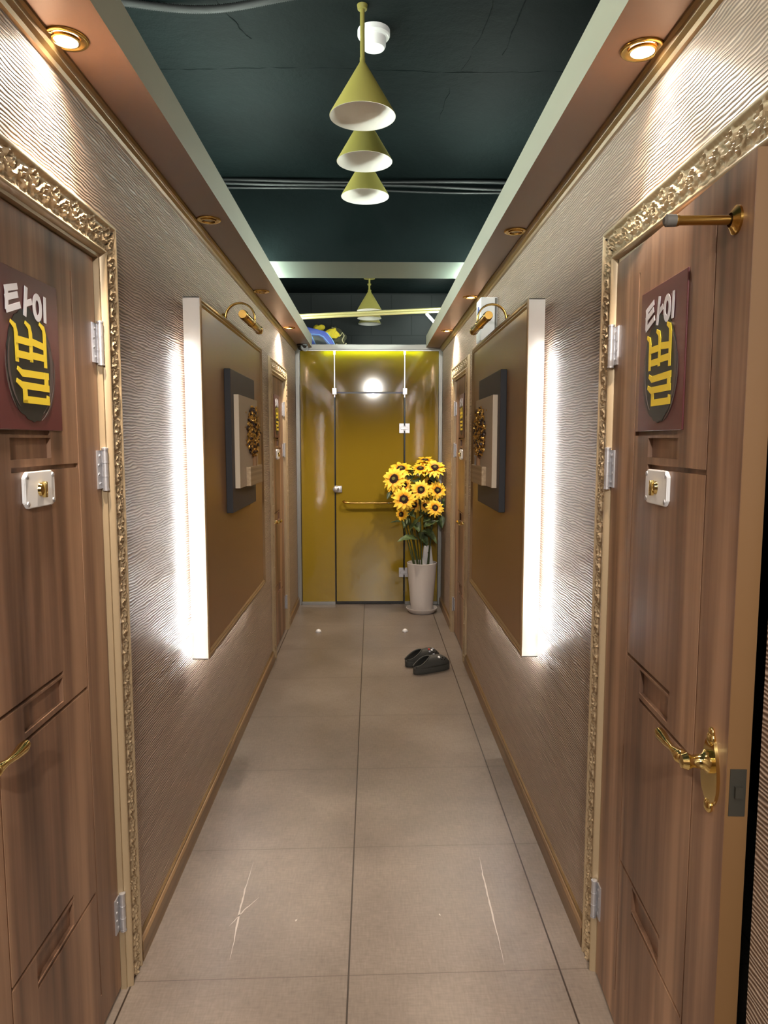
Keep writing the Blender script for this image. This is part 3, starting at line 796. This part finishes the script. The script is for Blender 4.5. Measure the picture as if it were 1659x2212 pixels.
dc = thing('dome_camera', 'glossy black dome camera under the soffit beside the partition', 'security camera', (-0.615, 6.42, ZS))
mb = MB(); mb.lathe([(0.050, 0), (0.050, -0.012), (0.044, -0.018)], n=32); mb.build('base', M['black'], dc, True)
mb = MB(); mb.lathe([(0.043, -0.014)] + [(0.043*math.cos(a*PI/16), -0.018-0.040*math.sin(a*PI/16)) for a in range(0, 8)] + [(0, -0.058)], n=32); mb.build('dome', M['gloss'], dc, True)
mb = MB(); mb.lathe([(0.038, 0.0), (0.038, 0.012), (0.026, 0.014), (0.018, 0.010), (0, 0.010)], (0.018, -0.018, -0.030), 24, Euler((R(68), 0, R(38))).to_matrix().to_4x4()); mb.build('lens_ring', M['steel'], dc, True, 50)

# ------------------------------------------------------------------ glass partition
gp = thing('glass_partition', 'mustard yellow glass partition in a grey aluminium frame across the corridor end', 'partition', (-0.02, YP, 0))
def W(mb): mb.bm.transform(Matrix.Translation((0.02, -YP, 0))) if False else None; return mb
def gbuild(mb, n, m, par=gp, **k):
    mb.bm.transform(Matrix.Translation((0.02, -YP, 0))); return mb.build(n, m, par, **k)
mb = MB(); mb.box((XL, YP-0.03, 2.378), (XR, YP+0.03, 2.428), 0.003); gbuild(mb, 'header_rail', M['alu'])
mb = MB(); mb.box((XL, YP-0.022, 2.370), (XR, YP-0.012, 2.378)); gbuild(mb, 'header_lip', M['steel'])
for a, b in ((XL, XL+0.038), (XR-0.034, XR)):
    mb = MB(); mb.box((a, YP-0.03, 0), (b, YP+0.03, 2.378), 0.003); mb.box((a+0.014, YP-0.034, 0), (b-0.014, YP-0.03, 2.378)); gbuild(mb, 'jamb', M['alu'])
for a, b in ((XL+0.038, -0.345), (0.312, XR-0.034)):
    mb = MB(); mb.box((a, YP-0.025, 0), (b, YP+0.025, 0.028), 0.002); gbuild(mb, 'floor_track', M['alu'])
gx = [(-0.660, -0.349), (0.314, 0.619)]
for a, b in gx:
    mb = MB(); mb.box((a, YP-0.006, 0.028), (b, YP+0.006, 2.372)); gbuild(mb, 'glass_panel', M['mustard'])
mb = MB(); mb.box((-0.335, YP-0.006, 2.000), (0.298, YP+0.006, 2.372)); gbuild(mb, 'transom_glass', M['mustard'])
mb = MB()
for x in (-0.342, 0.306): mb.box((x-0.005, YP-0.008, 1.95), (x+0.005, YP+0.004, 2.372))
gbuild(mb, 'clear_edge_seal', M['steel'])
mb = MB()
for x in (-0.344, 0.308): mb.box((x-0.005, YP-0.004, 0.0), (x+0.005, YP+0.004, 1.95))
gbuild(mb, 'black_seal', M['black'])
mb = MB()
for a, b in gx: mb.box((a-0.002 if a < 0 else b, YP-0.007, 0.028), ((a+0.003) if a < 0 else b+0.003, YP+0.007, 2.372))
gbuild(mb, 'black_seal', M['black'])
for x in (-0.344, 0.308):
    mb = MB(); mb.box((x-0.020, YP-0.016, 1.975), (x+0.022, YP+0.016, 2.035), 0.002); gbuild(mb, 'glass_clamp', M['steel'])
mb = MB(); mb.box((-0.45, YP+0.020, 2.345), (0.47, YP+0.032, 2.372)); gbuild(mb, 'led_strip', M['strip2'])
gd = thing('door_5', 'mustard glass door in the partition with bar handle', None, (-0.018, YP, 0), 0, None, 'structure')
def dbuild(mb, n, m, **k):
    mb.bm.transform(Matrix.Translation((0.018, -YP, 0))); return mb.build(n, m, gd, **k)
mb = MB(); mb.box((-0.334, YP-0.006, 0.030), (0.297, YP+0.006, 1.984)); dbuild(mb, 'glass_leaf', M['mustard'])
mb = MB(); mb.box((-0.334, YP-0.006, 0.004), (0.297, YP+0.006, 0.030)); mb.box((-0.334, YP-0.004, 1.984), (0.297, YP+0.004, 1.999)); dbuild(mb, 'black_sweep', M['black'])
for z in (1.665, 0.307):
    mb = MB(); mb.box((0.255, YP-0.016, z-0.045), (0.300, YP+0.016, z+0.045), 0.002); mb.box((0.311, YP-0.016, z-0.045), (0.354, YP+0.016, z+0.045), 0.002)
    mb.tube([(0.305, YP-0.010, z-0.024), (0.305, YP-0.010, z+0.024)], 0.008, 12)
    mb.box((0.270, YP-0.018, z-0.012), (0.340, YP-0.010, z+0.012), 0.002)
    dbuild(mb, 'glass_hinge', M['steel'])
mb = MB(); mb.box((-0.350, YP-0.018, 1.068), (-0.278, YP+0.018, 1.130), 0.003); mb.lathe([(0.028, 0), (0.028, 0.016), (0.020, 0.024), (0, 0.026)], (-0.334, YP-0.018, 1.099), 24, mt)
dbuild(mb, 'lock_knob', M['steel'], smooth=True)
mb = MB(); mb.tube([(-0.258, YP-0.006, 0.985), (-0.266, YP-0.040, 0.985), (-0.250, YP-0.060, 0.978), (-0.20, YP-0.062, 0.974), (0.16, YP-0.062, 0.974), (0.21, YP-0.060, 0.978), (0.226, YP-0.040, 0.985), (0.218, YP-0.006, 0.985)], 0.0095, 14)
dbuild(mb, 'bar_handle', M['brass'], smooth=True)

# ------------------------------------------------------------------ small dome stops on the floor
for x, lab in ((-0.436, 'small clear dome stop on the floor before the plain glass panel'), (0.269, 'small clear dome stop on the floor before the white pot')):
    t = thing('floor_stop', lab, 'floor stop', (x, 5.66, 0))
    mb = MB(); mb.lathe([(0.026, 0), (0.026, 0.004), (0.022, 0.006)], n=28); mb.build('base', M['steel'], t, True, 40)
    mb = MB(); mb.lathe([(0.022, 0.004)] + [(0.022*math.cos(a*PI/14), 0.005+0.020*math.sin(a*PI/14)) for a in range(1, 7)] + [(0, 0.025)], n=28); mb.build('dome', M['white'], t, True)
# pale streaks painted on the near tiles for reflections of the panel edges
def reflection_streak(pts, wd, label):
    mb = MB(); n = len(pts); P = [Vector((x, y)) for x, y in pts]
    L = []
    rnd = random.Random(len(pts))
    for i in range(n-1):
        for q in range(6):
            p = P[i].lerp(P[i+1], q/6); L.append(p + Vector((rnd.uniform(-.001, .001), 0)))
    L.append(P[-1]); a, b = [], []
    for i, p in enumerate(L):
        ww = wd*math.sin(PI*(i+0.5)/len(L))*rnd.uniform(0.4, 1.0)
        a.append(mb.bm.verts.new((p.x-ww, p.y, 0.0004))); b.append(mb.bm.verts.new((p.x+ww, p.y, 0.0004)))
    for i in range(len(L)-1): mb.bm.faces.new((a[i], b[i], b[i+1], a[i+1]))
    o = mb.build('floor_reflection_streak', M['reflection_streak']); o.parent = fl
reflection_streak([(-0.440, 2.49), (-0.442, 2.33), (-0.440, 2.222), (-0.432, 2.09), (-0.428, 1.99)], 0.0035, '')
reflection_streak([(-0.386, 2.285), (-0.425, 2.22), (-0.460, 2.14)], 0.0028, '')
reflection_streak([(0.400, 2.511), (0.396, 2.40), (0.395, 2.267), (0.394, 2.10), (0.392, 1.956)], 0.0032, '')
reflection_streak([(-0.246, 2.172), (-0.250, 2.160)], 0.004, ''); reflection_streak([(0.220, 2.19), (0.222, 2.18)], 0.003, '')

# ------------------------------------------------------------------ pot, saucer, dispenser
PX, PY = 0.452, 6.335
o = MB().lathe([(0, 0), (0.112, 0), (0.138, 0.030), (0.142, 0.042), (0.137, 0.042), (0.131, 0.030), (0.108, 0.008), (0, 0.008)], n=56).build('saucer', M['pot'], None, True, 40)
o.location = (PX, PY, 0); tag(o, 'round white saucer under the tall flower pot', 'saucer')
tp = thing('flower_pot', 'tall tapered white ceramic pot with sunflowers in it', 'pot', (PX, PY, 0.008))
MB().lathe([(0, 0), (0.094, 0), (0.097, 0.004), (0.104, 0.080), (0.118, 0.240), (0.131, 0.400), (0.135, 0.438), (0.136, 0.446), (0.131, 0.449), (0.126, 0.440), (0.118, 0.360), (0, 0.358)], n=64).build('pot_body', M['pot'], tp, True, 50)
MB().lathe([(0, 0.385), (0.06, 0.384), (0.1185, 0.378)], n=40).build('soil', M['soil'], tp, True)
dp = thing('air_freshener', 'tapered white plastic dispenser with a small dark hole standing inside the pot', 'dispenser', (0.505, 6.375, 0.39))
mb = MB(); mb.box((-0.058, -0.028, 0), (0.058, 0.028, 0.215), 0.016, 4)
for v in mb.bm.verts:
    f = v.co.z/0.215; v.co.x *= 1.0-0.42*f; v.co.y *= 1-0.3*f
mb.build('body', M['white'], dp, True, 50)
MB().lathe([(0, 0.001), (0.0055, 0.001), (0.0055, 0)], (0.004, -0.0243, 0.150), 16, mt).build('dark_hole', M['ink'], dp)

# ------------------------------------------------------------------ sunflowers
def leaf_geo(mb, base, tip, width, droop, up=Vector((0, -0.45, 0.9)), uvl=None):
    base, tip = Vector(base), Vector(tip); d = tip-base; L = d.length; d.normalize()
    side = d.cross(up).normalized(); nrm = side.cross(d).normalized(); rows = []
    for i in range(11):
        f = i/10; wv = width*(math.sin(PI*min(1, f**0.72)))**0.85*0.5 if 0 < f < 1 else 0.0008
        c = base + d*L*f + Vector((0, 0, -droop*L*(f*f) + droop*L*f)) + Vector((0, 0, 0))
        rows.append([mb.bm.verts.new(c + side*wv*q + nrm*(abs(q)**1.5*wv*0.35 + 0.004*math.sin(f*22+q*3)*abs(q))) for q in (-1, -0.5, 0, 0.5, 1)])
    for i in range(10):
        for j in range(4): mb.bm.faces.new((rows[i][j], rows[i+1][j], rows[i+1][j+1], rows[i][j+1]))
def bez(a, b, c, n=12):
    return [Vector(a).lerp(Vector(b), t).lerp(Vector(b).lerp(Vector(c), t), t) for t in [i/n for i in range(n+1)]]
def sunflower(c, face, rad, seed, label, foot, leaves=()):
    rnd = random.Random(seed); c = Vector(c); face = Vector(face).normalized()
    rad *= 1.12
    t = thing('sunflower', label, 'flower', foot, 0, 'sunflowers in the white pot'); F = Vector(foot)
    q = face.to_track_quat('Z', 'Y').to_matrix().to_4x4(); q.translation = c-F
    me_b = bmesh.new(); uvl = me_b.loops.layers.uv.new('UVMap')
    for layer, (cnt, Lk, tilt) in enumerate(((15, 1.0, 0.10), (14, 0.86, 0.34))):
        for k in range(cnt):
            a = 2*PI*(k+0.5*layer)/cnt + rnd.uniform(-.08, .08); L = rad*Lk*rnd.uniform(0.88, 1.06); wv = rad*0.17*rnd.uniform(.85, 1.15)
            tl = tilt + rnd.uniform(-.18, .18); ca, sa = math.cos(a), math.sin(a); rows = []
            for i in range(7):
                f = i/6; r = rad*0.30 + (L-rad*0.30)*f; z = math.sin(tl)*r*0.9 - rad*0.10 + layer*0.004 - 0.22*rad*f*f*rnd.uniform(.6, 1.2)
                ww = wv*math.sin(PI*(0.16+0.84*f)**0.8) if f < 1 else 0.0005
                row = []
                for s_ in (-1, 0, 1):
                    px, py = r*ca - s_*ww*sa, r*sa + s_*ww*ca
                    row.append(me_b.verts.new(q @ Vector((px, py, z + (0.10*ww if s_ else -0.05*ww)))))
                rows.append((f, row))
            for i in range(6):
                for j in range(2):
                    fc = me_b.faces.new((rows[i][1][j], rows[i+1][1][j], rows[i+1][1][j+1], rows[i][1][j+1]))
                    for lp, f in zip(fc.loops, (rows[i][0], rows[i+1][0], rows[i+1][0], rows[i][0])): lp[uvl].uv = (f, 0.5)
    mb = MB(); mb.bm.free(); mb.bm = me_b; pt = mb.build('petals', M['petal'], t, True, 180); pt['kind'] = 'stuff'
    mb = MB(); rd = rad*0.36
    for k in range(110):
        r = rd*math.sqrt((k+.5)/110); a = k*2.39996
        mb.sphere(q @ Vector((r*math.cos(a), r*math.sin(a), 0.010*(1-(r/rd)**2)+0.002)), rd*0.10, sub=1)
    mb.lathe([(rd*1.02, -0.012), (rd*1.0, 0.0), (rd*0.5, 0.006), (0, 0.008)], n=24, mtx=q)
    ds = mb.build('seed_disc', M['disc'], t, True)
    mb = MB(); mb.lathe([(rd*0.45, 0.006), (rd*0.35, 0.015), (0, 0.017)], n=18, mtx=q); mb.build('disc_heart', M['discgreen'], ds, True)
    mb = MB()
    for k in range(9):
        a = 2*PI*k/9; leaf_geo(mb, q @ Vector((0, 0, -0.014)), q @ Vector((rad*0.62*math.cos(a), rad*0.62*math.sin(a), -0.022)), rad*0.3, 0)
    mb.build('sepals', M['leaf'], t, True, 180)
    mb = MB(); top = (c-face*0.014)-F; mid = Vector((top.x*0.72, top.y*0.6+0.02, top.z*0.72)) - face*0.05
    mb.tube(bez((0, 0, 0), mid, top, 16), 0.0050, 8); mb.build('stem', M['stem'], t, True)
    for b, tp_, wd, dr in leaves:
        mb = MB(); leaf_geo(mb, Vector(b)-F, Vector(tp_)-F, wd, dr); mb.build('leaf', M['leaf'], t, True, 180)
    return t
def px(x, y, Y):       # metric position of a spot seen at distance Y
    return ((x-803)/1533*Y*1.004, Y, 1.55-(y-952)/1533*Y*1.002)
Z_ = 0.378
def ft_(dx, dy): return (PX+dx, PY+dy, Z_)
fl_specs = [
 ((851,1034,6.20), (-.42,-1,.42), .108, ft_(-.05,-.02), 'sunflower head sticking out furthest over the bar handle', [((846,1062,6.24),(822+14,1078,6.22),.05,.1)]),
 ((866,1012,6.36), (-.1,-1,1.5), .105, ft_(-.03,.03), 'sunflower tilted to the ceiling behind the outermost one', [((890,1010,6.40),(884,1040,6.38),.10,.1)]),
 ((908,1012,6.36), (0,-1,1.6), .085, ft_(0,.05), 'top sunflower tilted up in the middle of the bunch', []),
 ((939,1010,6.26), (-.05,-1,1.1), .095, ft_(.06,0), 'top sunflower nearest the ajar-side wall, petals wide', [((925,1028,6.30),(945,1048,6.28),.08,.25)]),
 ((909,1058,6.22), (.05,-1,.35), .092, ft_(0,-.03), 'sunflower in the very centre of the bunch', [((908,1092,6.26),(903,1076,6.24),.04,0)]),
 ((945,1059,6.24), (.12,-1,.25), .080, ft_(.05,-.03), 'sunflower at mid height touching the wall', []),
 ((872,1078,6.12), (-.12,-1,.25), .102, ft_(-.03,-.06), 'large sunflower facing forward below the outermost one', []),
 ((940,1097,6.20), (.1,-1,.35), .076, ft_(.04,-.05), 'lower sunflower under the one touching the wall', [((915,1138,6.22),(948,1124,6.20),.075,-.1)]),
 ((867,1111,6.18), (-.75,-1,.15), .062, ft_(-.06,-.02), 'smallest sunflower, lowest, turned toward the door handle', [((872,1124,6.22),(842,1129,6.2),.03,0)]),
 ((873,1047,6.36), (-.1,-1,.2), .070, ft_(-.02,.04), 'half hidden sunflower between the two big ones by the handle', []),
 ((895,1090,6.36), (0,-1,.1), .070, ft_(-.01,.06), 'dark hidden sunflower under the centre one', []),
 ((919,1092,6.34), (.1,-1,.3), .062, ft_(.02,.05), 'hidden sunflower between centre one and lower one', []),
 ((918,994,6.44), (0,-.4,1.2), .085, ft_(.02,.06), 'rearmost sunflower peeping over the top row', []),
 ((928,1041,6.38), (0,-1,.3), .060, ft_(.03,.04), 'hidden sunflower under the wide top one', []),
 ((846,1063,6.34), (-.6,-1,.1), .045, ft_(-.06,.04), 'small hidden sunflower peeping out below the outermost one', [((842,1086,6.3),(838,1087+1,6.3),.02,0)]),
]
def P3(a): return px(*a)
extra = {
 2: [((893,1036,6.36),(905,1046,6.30),.10,.2), ((878,1140,6.36),(866,1126,6.34),.05,.1)],
 3: [((936,1060,6.36),(918,1070,6.34),.09,.1), ((948,1120,6.34),(955,1142,6.32),.08,.3)],
 5: [((960,1076,6.36),(963,1100,6.34),.07,.1), ((930,1120,6.36),(915,1128,6.30),.08,.1)],
 10: [((884,1120,6.30),(872,1142,6.28),.07,.1), ((898,1126,6.34),(905,1150,6.30),.08,.1)],
 11: [((905,1106,6.36),(930,1112,6.34),.09,.1)],
 12: [((912,1020,6.42),(930,1030,6.40),.09,.2)],
 4: [((884,1149,6.20),(913,1112,6.12),.075,.05), ((912,1146,6.30),(945,1176,6.22),.085,.55)],
 6: [((906,1166,6.20),(858,1171,6.10),.085,.35), ((890,1114,6.16),(896,1096,6.10),.06,.0)],
 7: [((952,1112,6.32),(956,1140,6.30),.06,.1)],
 0: [((880,1110,6.24),(897,1118,6.18),.05,.2)],
 1: [((876,1020,6.38),(893,1018,6.34),.09,.1), ((905,1150,6.40),(925,1185,6.36),.09,.3)],
}
for i, (c, face, rad, foot, lab, lvs) in enumerate(fl_specs):
    lv = [(P3(a), P3(b), w_, d_) for a, b, w_, d_ in lvs + extra.get(i, [])]
    sunflower(P3(c), face, rad, 100+i, lab, foot, lv)

# ------------------------------------------------------------------ clogs
def clog(loc, rz, label, mir, charms):
    t = thing('clog', label, 'shoe', loc, rz, 'pair of black clogs')
    L = 0.290
    def hw(f):     # half width of the sole along its length, heel 0 .. toe 1
        return 0.052*(max(0.0, 1-abs(2*f-1)**3.2))**0.5*(0.80+0.28*f if f < 0.75 else 1.01-0.22*(f-0.75))
    def cx(f): return mir*0.006*math.sin(PI*f)
    def outline(k=1.0, n=44):
        P = []
        for i in range(n):
            a = PI*i/n; f = (1-math.cos(a))/2; P.append(((f-0.5)*L*k, cx(f)-hw(f)*k))
        for i in range(n):
            a = PI*i/n; f = (1+math.cos(a))/2; P.append(((f-0.5)*L*k, cx(f)+hw(f)*k))
        return P
    mb = MB(); rows = []
    for z, k in ((0, 0.955), (0.004, 0.985), (0.016, 1.0), (0.022, 0.99), (0.028, 1.0), (0.040, 1.0), (0.044, 0.985)):
        rows.append([mb.bm.verts.new((x, y, z)) for x, y in outline(k)])
    n = len(rows[0])
    for a, b in zip(rows[:-1], rows[1:]):
        for i in range(n): mb.bm.faces.new((a[i], a[(i+1) % n], b[(i+1) % n], b[i]))
    mb.bm.faces.new(rows[0][::-1])
    b2 = [mb.bm.verts.new((x*0.93, y*0.90, 0.040)) for x, y in outline(0.985)]; b3 = [mb.bm.verts.new((x*0.6, y*0.55, 0.034)) for x, y in outline(0.985)]
    for a, b in ((rows[-1], b2), (b2, b3)):
        for i in range(n): mb.bm.faces.new((a[i], a[(i+1) % n], b[(i+1) % n], b[i]))
    mb.bm.faces.new(b3)
    mb.build('sole', M['eva'], t, True, 50)
    # upper: arched shell, open over the heel half
    mb = MB(); NF, NA = 36, 9
    def H(f):      # arch height above the sole edge
        if f < 0.58: return 0.066
        return 0.066*(1-((f-0.58)/0.42)**3.0)*0.94+0.004
    def amax(f):
        if f >= 0.46: return PI/2
        g = f/0.46; return PI/2*(0.10+0.90*g**1.7)
    def P(f, a, sd):
        h_ = hw(f)
        y = cx(f)+sd*(h_*(math.cos(a)**0.75 if math.cos(a) > 0 else 0)); z = 0.040+H(f)*math.sin(a)**0.9
        return Vector(((f-0.5)*L, y, z))
    fs = [0.02+0.978*i/NF for i in range(NF+1)]
    for sd in (-1, 1):
        rr = [[mb.bm.verts.new(P(f, amax(f)*j/NA, sd)) for j in range(NA+1)] for f in fs]
        for i in range(NF):
            for j in range(NA): mb.bm.faces.new((rr[i][j], rr[i+1][j], rr[i+1][j+1], rr[i][j+1]))
    bmesh.ops.remove_doubles(mb.bm, verts=mb.bm.verts, dist=0.0006)
    o = mb.build('upper', M['eva'], t, True, 180)
    s = o.modifiers.new('s', 'SOLIDIFY'); s.thickness = 0.005; s.offset = -1
    # rolled rim along the opening
    mb = MB(); pts = [P(f, amax(f), -1) for f in fs if f < 0.47] ; pts2 = [P(f, amax(f), 1) for f in fs if f < 0.47][::-1]
    mb.tube(pts+pts2, 0.0042, 8); 
    mb.build('rim', M['eva'], t, True, 180)
    for (f, a, sd, m, r) in charms:
        p = P(f, a, sd); nrm = (Vector((0, sd*math.cos(a), math.sin(a)))).normalized()
        q = nrm.to_track_quat('Z', 'Y').to_matrix().to_4x4()
        mb = MB(); mb.lathe([(r, 0), (r, 0.004), (r*0.7, 0.006), (0, 0.006)], p, 16, q); mb.build('charm', m, t, True)
    mb = MB()
    for (f, a, sd) in ((0.66, 1.0, -1), (0.74, 0.9, -1), (0.82, 0.85, -1), (0.70, 0.65, -1), (0.78, 0.6, -1), (0.64, 1.3, 1), (0.78, 1.2, 1)):
        p = P(f, a, sd); nrm = (Vector((0, sd*math.cos(a), math.sin(a)))).normalized()
        mb.lathe([(0.0042, 0), (0.0042, 0.0006), (0, 0.0006)], p, 10, nrm.to_track_quat('Z', 'Y').to_matrix().to_4x4())
    mb.build('vent_hole', M['gloss'], t)
M['charmred'] = mat('red_charm', (170, 60, 50), 0.4); M['charmgrey'] = mat('grey_charm', (150, 152, 160), 0.3)
clog((0.402, 4.665, 0), R(30), 'nearer black clog with a round white charm on its toe', 1, [(0.64, 0.95, -1, M['white'], 0.009), (0.60, 1.45, 1, M['charmgrey'], 0.008)])
clog((0.352, 4.825, 0), R(32), 'further black clog partly hidden, with coloured charms', -1, [(0.62, 1.25, -1, M['charmred'], 0.008), (0.68, 1.0, -1, M['white'], 0.008), (0.74, 1.25, -1, M['charmgrey'], 0.008), (0.60, 0.85, -1, M['charmgrey'], 0.007)])

# ------------------------------------------------------------------ bags on the ledge behind the partition
bb = thing('blue_bag', 'blue plastic case with a clear window on top of the partition ledge', 'bag', (-0.47, 6.80, 2.415), R(0))
def slab(mb, poly, y0, y1, bev):
    mb.prism(poly, y0, y1); bmesh.ops.bevel(mb.bm, geom=list(mb.bm.edges), offset=bev, segments=3, affect='EDGES')
mb = MB(); slab(mb, [(-0.16, 0), (0.14, 0), (0.115, 0.065), (0.06, 0.150), (-0.04, 0.175), (-0.16, 0.205)], 0.0, 0.08, 0.012); mb.build('case', M['blue'], bb, True, 50)
mb = MB(); pts = [(-0.10, -0.004, 0.13), (-0.02, -0.004, 0.125), (0.02, -0.004, 0.105), (0.09, -0.004, 0.02), (0.10, -0.004, 0.0)]
mb.tube(pts, 0.005, 8); mb.tube([(-0.13, -0.004, 0.16), (-0.10, -0.004, 0.13), (-0.05, -0.004, 0.02), (-0.04, -0.004, 0)], 0.005, 8)
mb.tube([(0.05, -0.002, 0.145), (0.105, -0.002, 0.075), (0.138, -0.002, 0.0)], 0.004, 8)
mb.build('piping', M['blueedge'], bb, True)
mb = MB(); mb.prism([(-0.092, 0.118), (-0.022, 0.114), (0.012, 0.096), (0.080, 0.006), (-0.042, 0.006)], -0.001, 0.004); mb.build('window', M['window'], bb)
def crumple(name, c, r, s3, seed, m, label, cat, amp=0.35):
    mb = MB(); mb.sphere((0, 0, 0), r, *s3, sub=4)
    for v in mb.bm.verts:
        n = noise.noise(v.co*22+Vector((seed, 0, 0))) + 0.5*noise.noise(v.co*50+Vector((0, seed, 0)))
        v.co += v.co.normalized()*n*amp*r*0.6
    zmin = min(v.co.z for v in mb.bm.verts)
    for v in mb.bm.verts: v.co.z -= zmin
    o = mb.build(name, m, None, True, 180); o.location = c; tag(o, label, cat); return o
crumple('khaki_bag', (-0.365, 6.97, 2.415), 0.10, (1.05, 0.7, 0.95), 3.0, M['khaki'], 'crumpled khaki cloth bag with pale straps behind the blue case', 'bag', 0.6)
kb = bpy.data.objects['khaki_bag']
mb = MB(); mb.tube([(0.0, -0.07, 0.16), (-0.01, -0.07, 0.21), (0.02, -0.07, 0.20), (0.03, -0.07, 0.16)], 0.004, 8); mb.tube([(0.06, -0.07, 0.12), (0.09, -0.07, 0.16), (0.105, -0.07, 0.13), (0.085, -0.07, 0.09), (0.10, -0.07, 0.06)], 0.004, 8)
mb.tube([(0.03, -0.085, 0.05), (0.07, -0.085, 0.02), (0.10, -0.08, 0.03), (0.125, -0.07, 0.06)], 0.006, 8); mb.build('strap', M['cream'], kb, True)
crumple('yellow_cloth', (-0.50, 6.90, 2.585), 0.045, (1.2, 0.7, 0.7), 8.0, M['yellow'], 'small yellow cloth bunched at the soffit edge over the blue case', 'cloth', 0.6)
crumple('yellow_cloth', (-0.375, 6.83, 2.50), 0.060, (1.2, 0.5, 0.75), 5.0, M['yellow'], 'larger yellow cloth lying between blue case and khaki bag', 'cloth', 0.6)
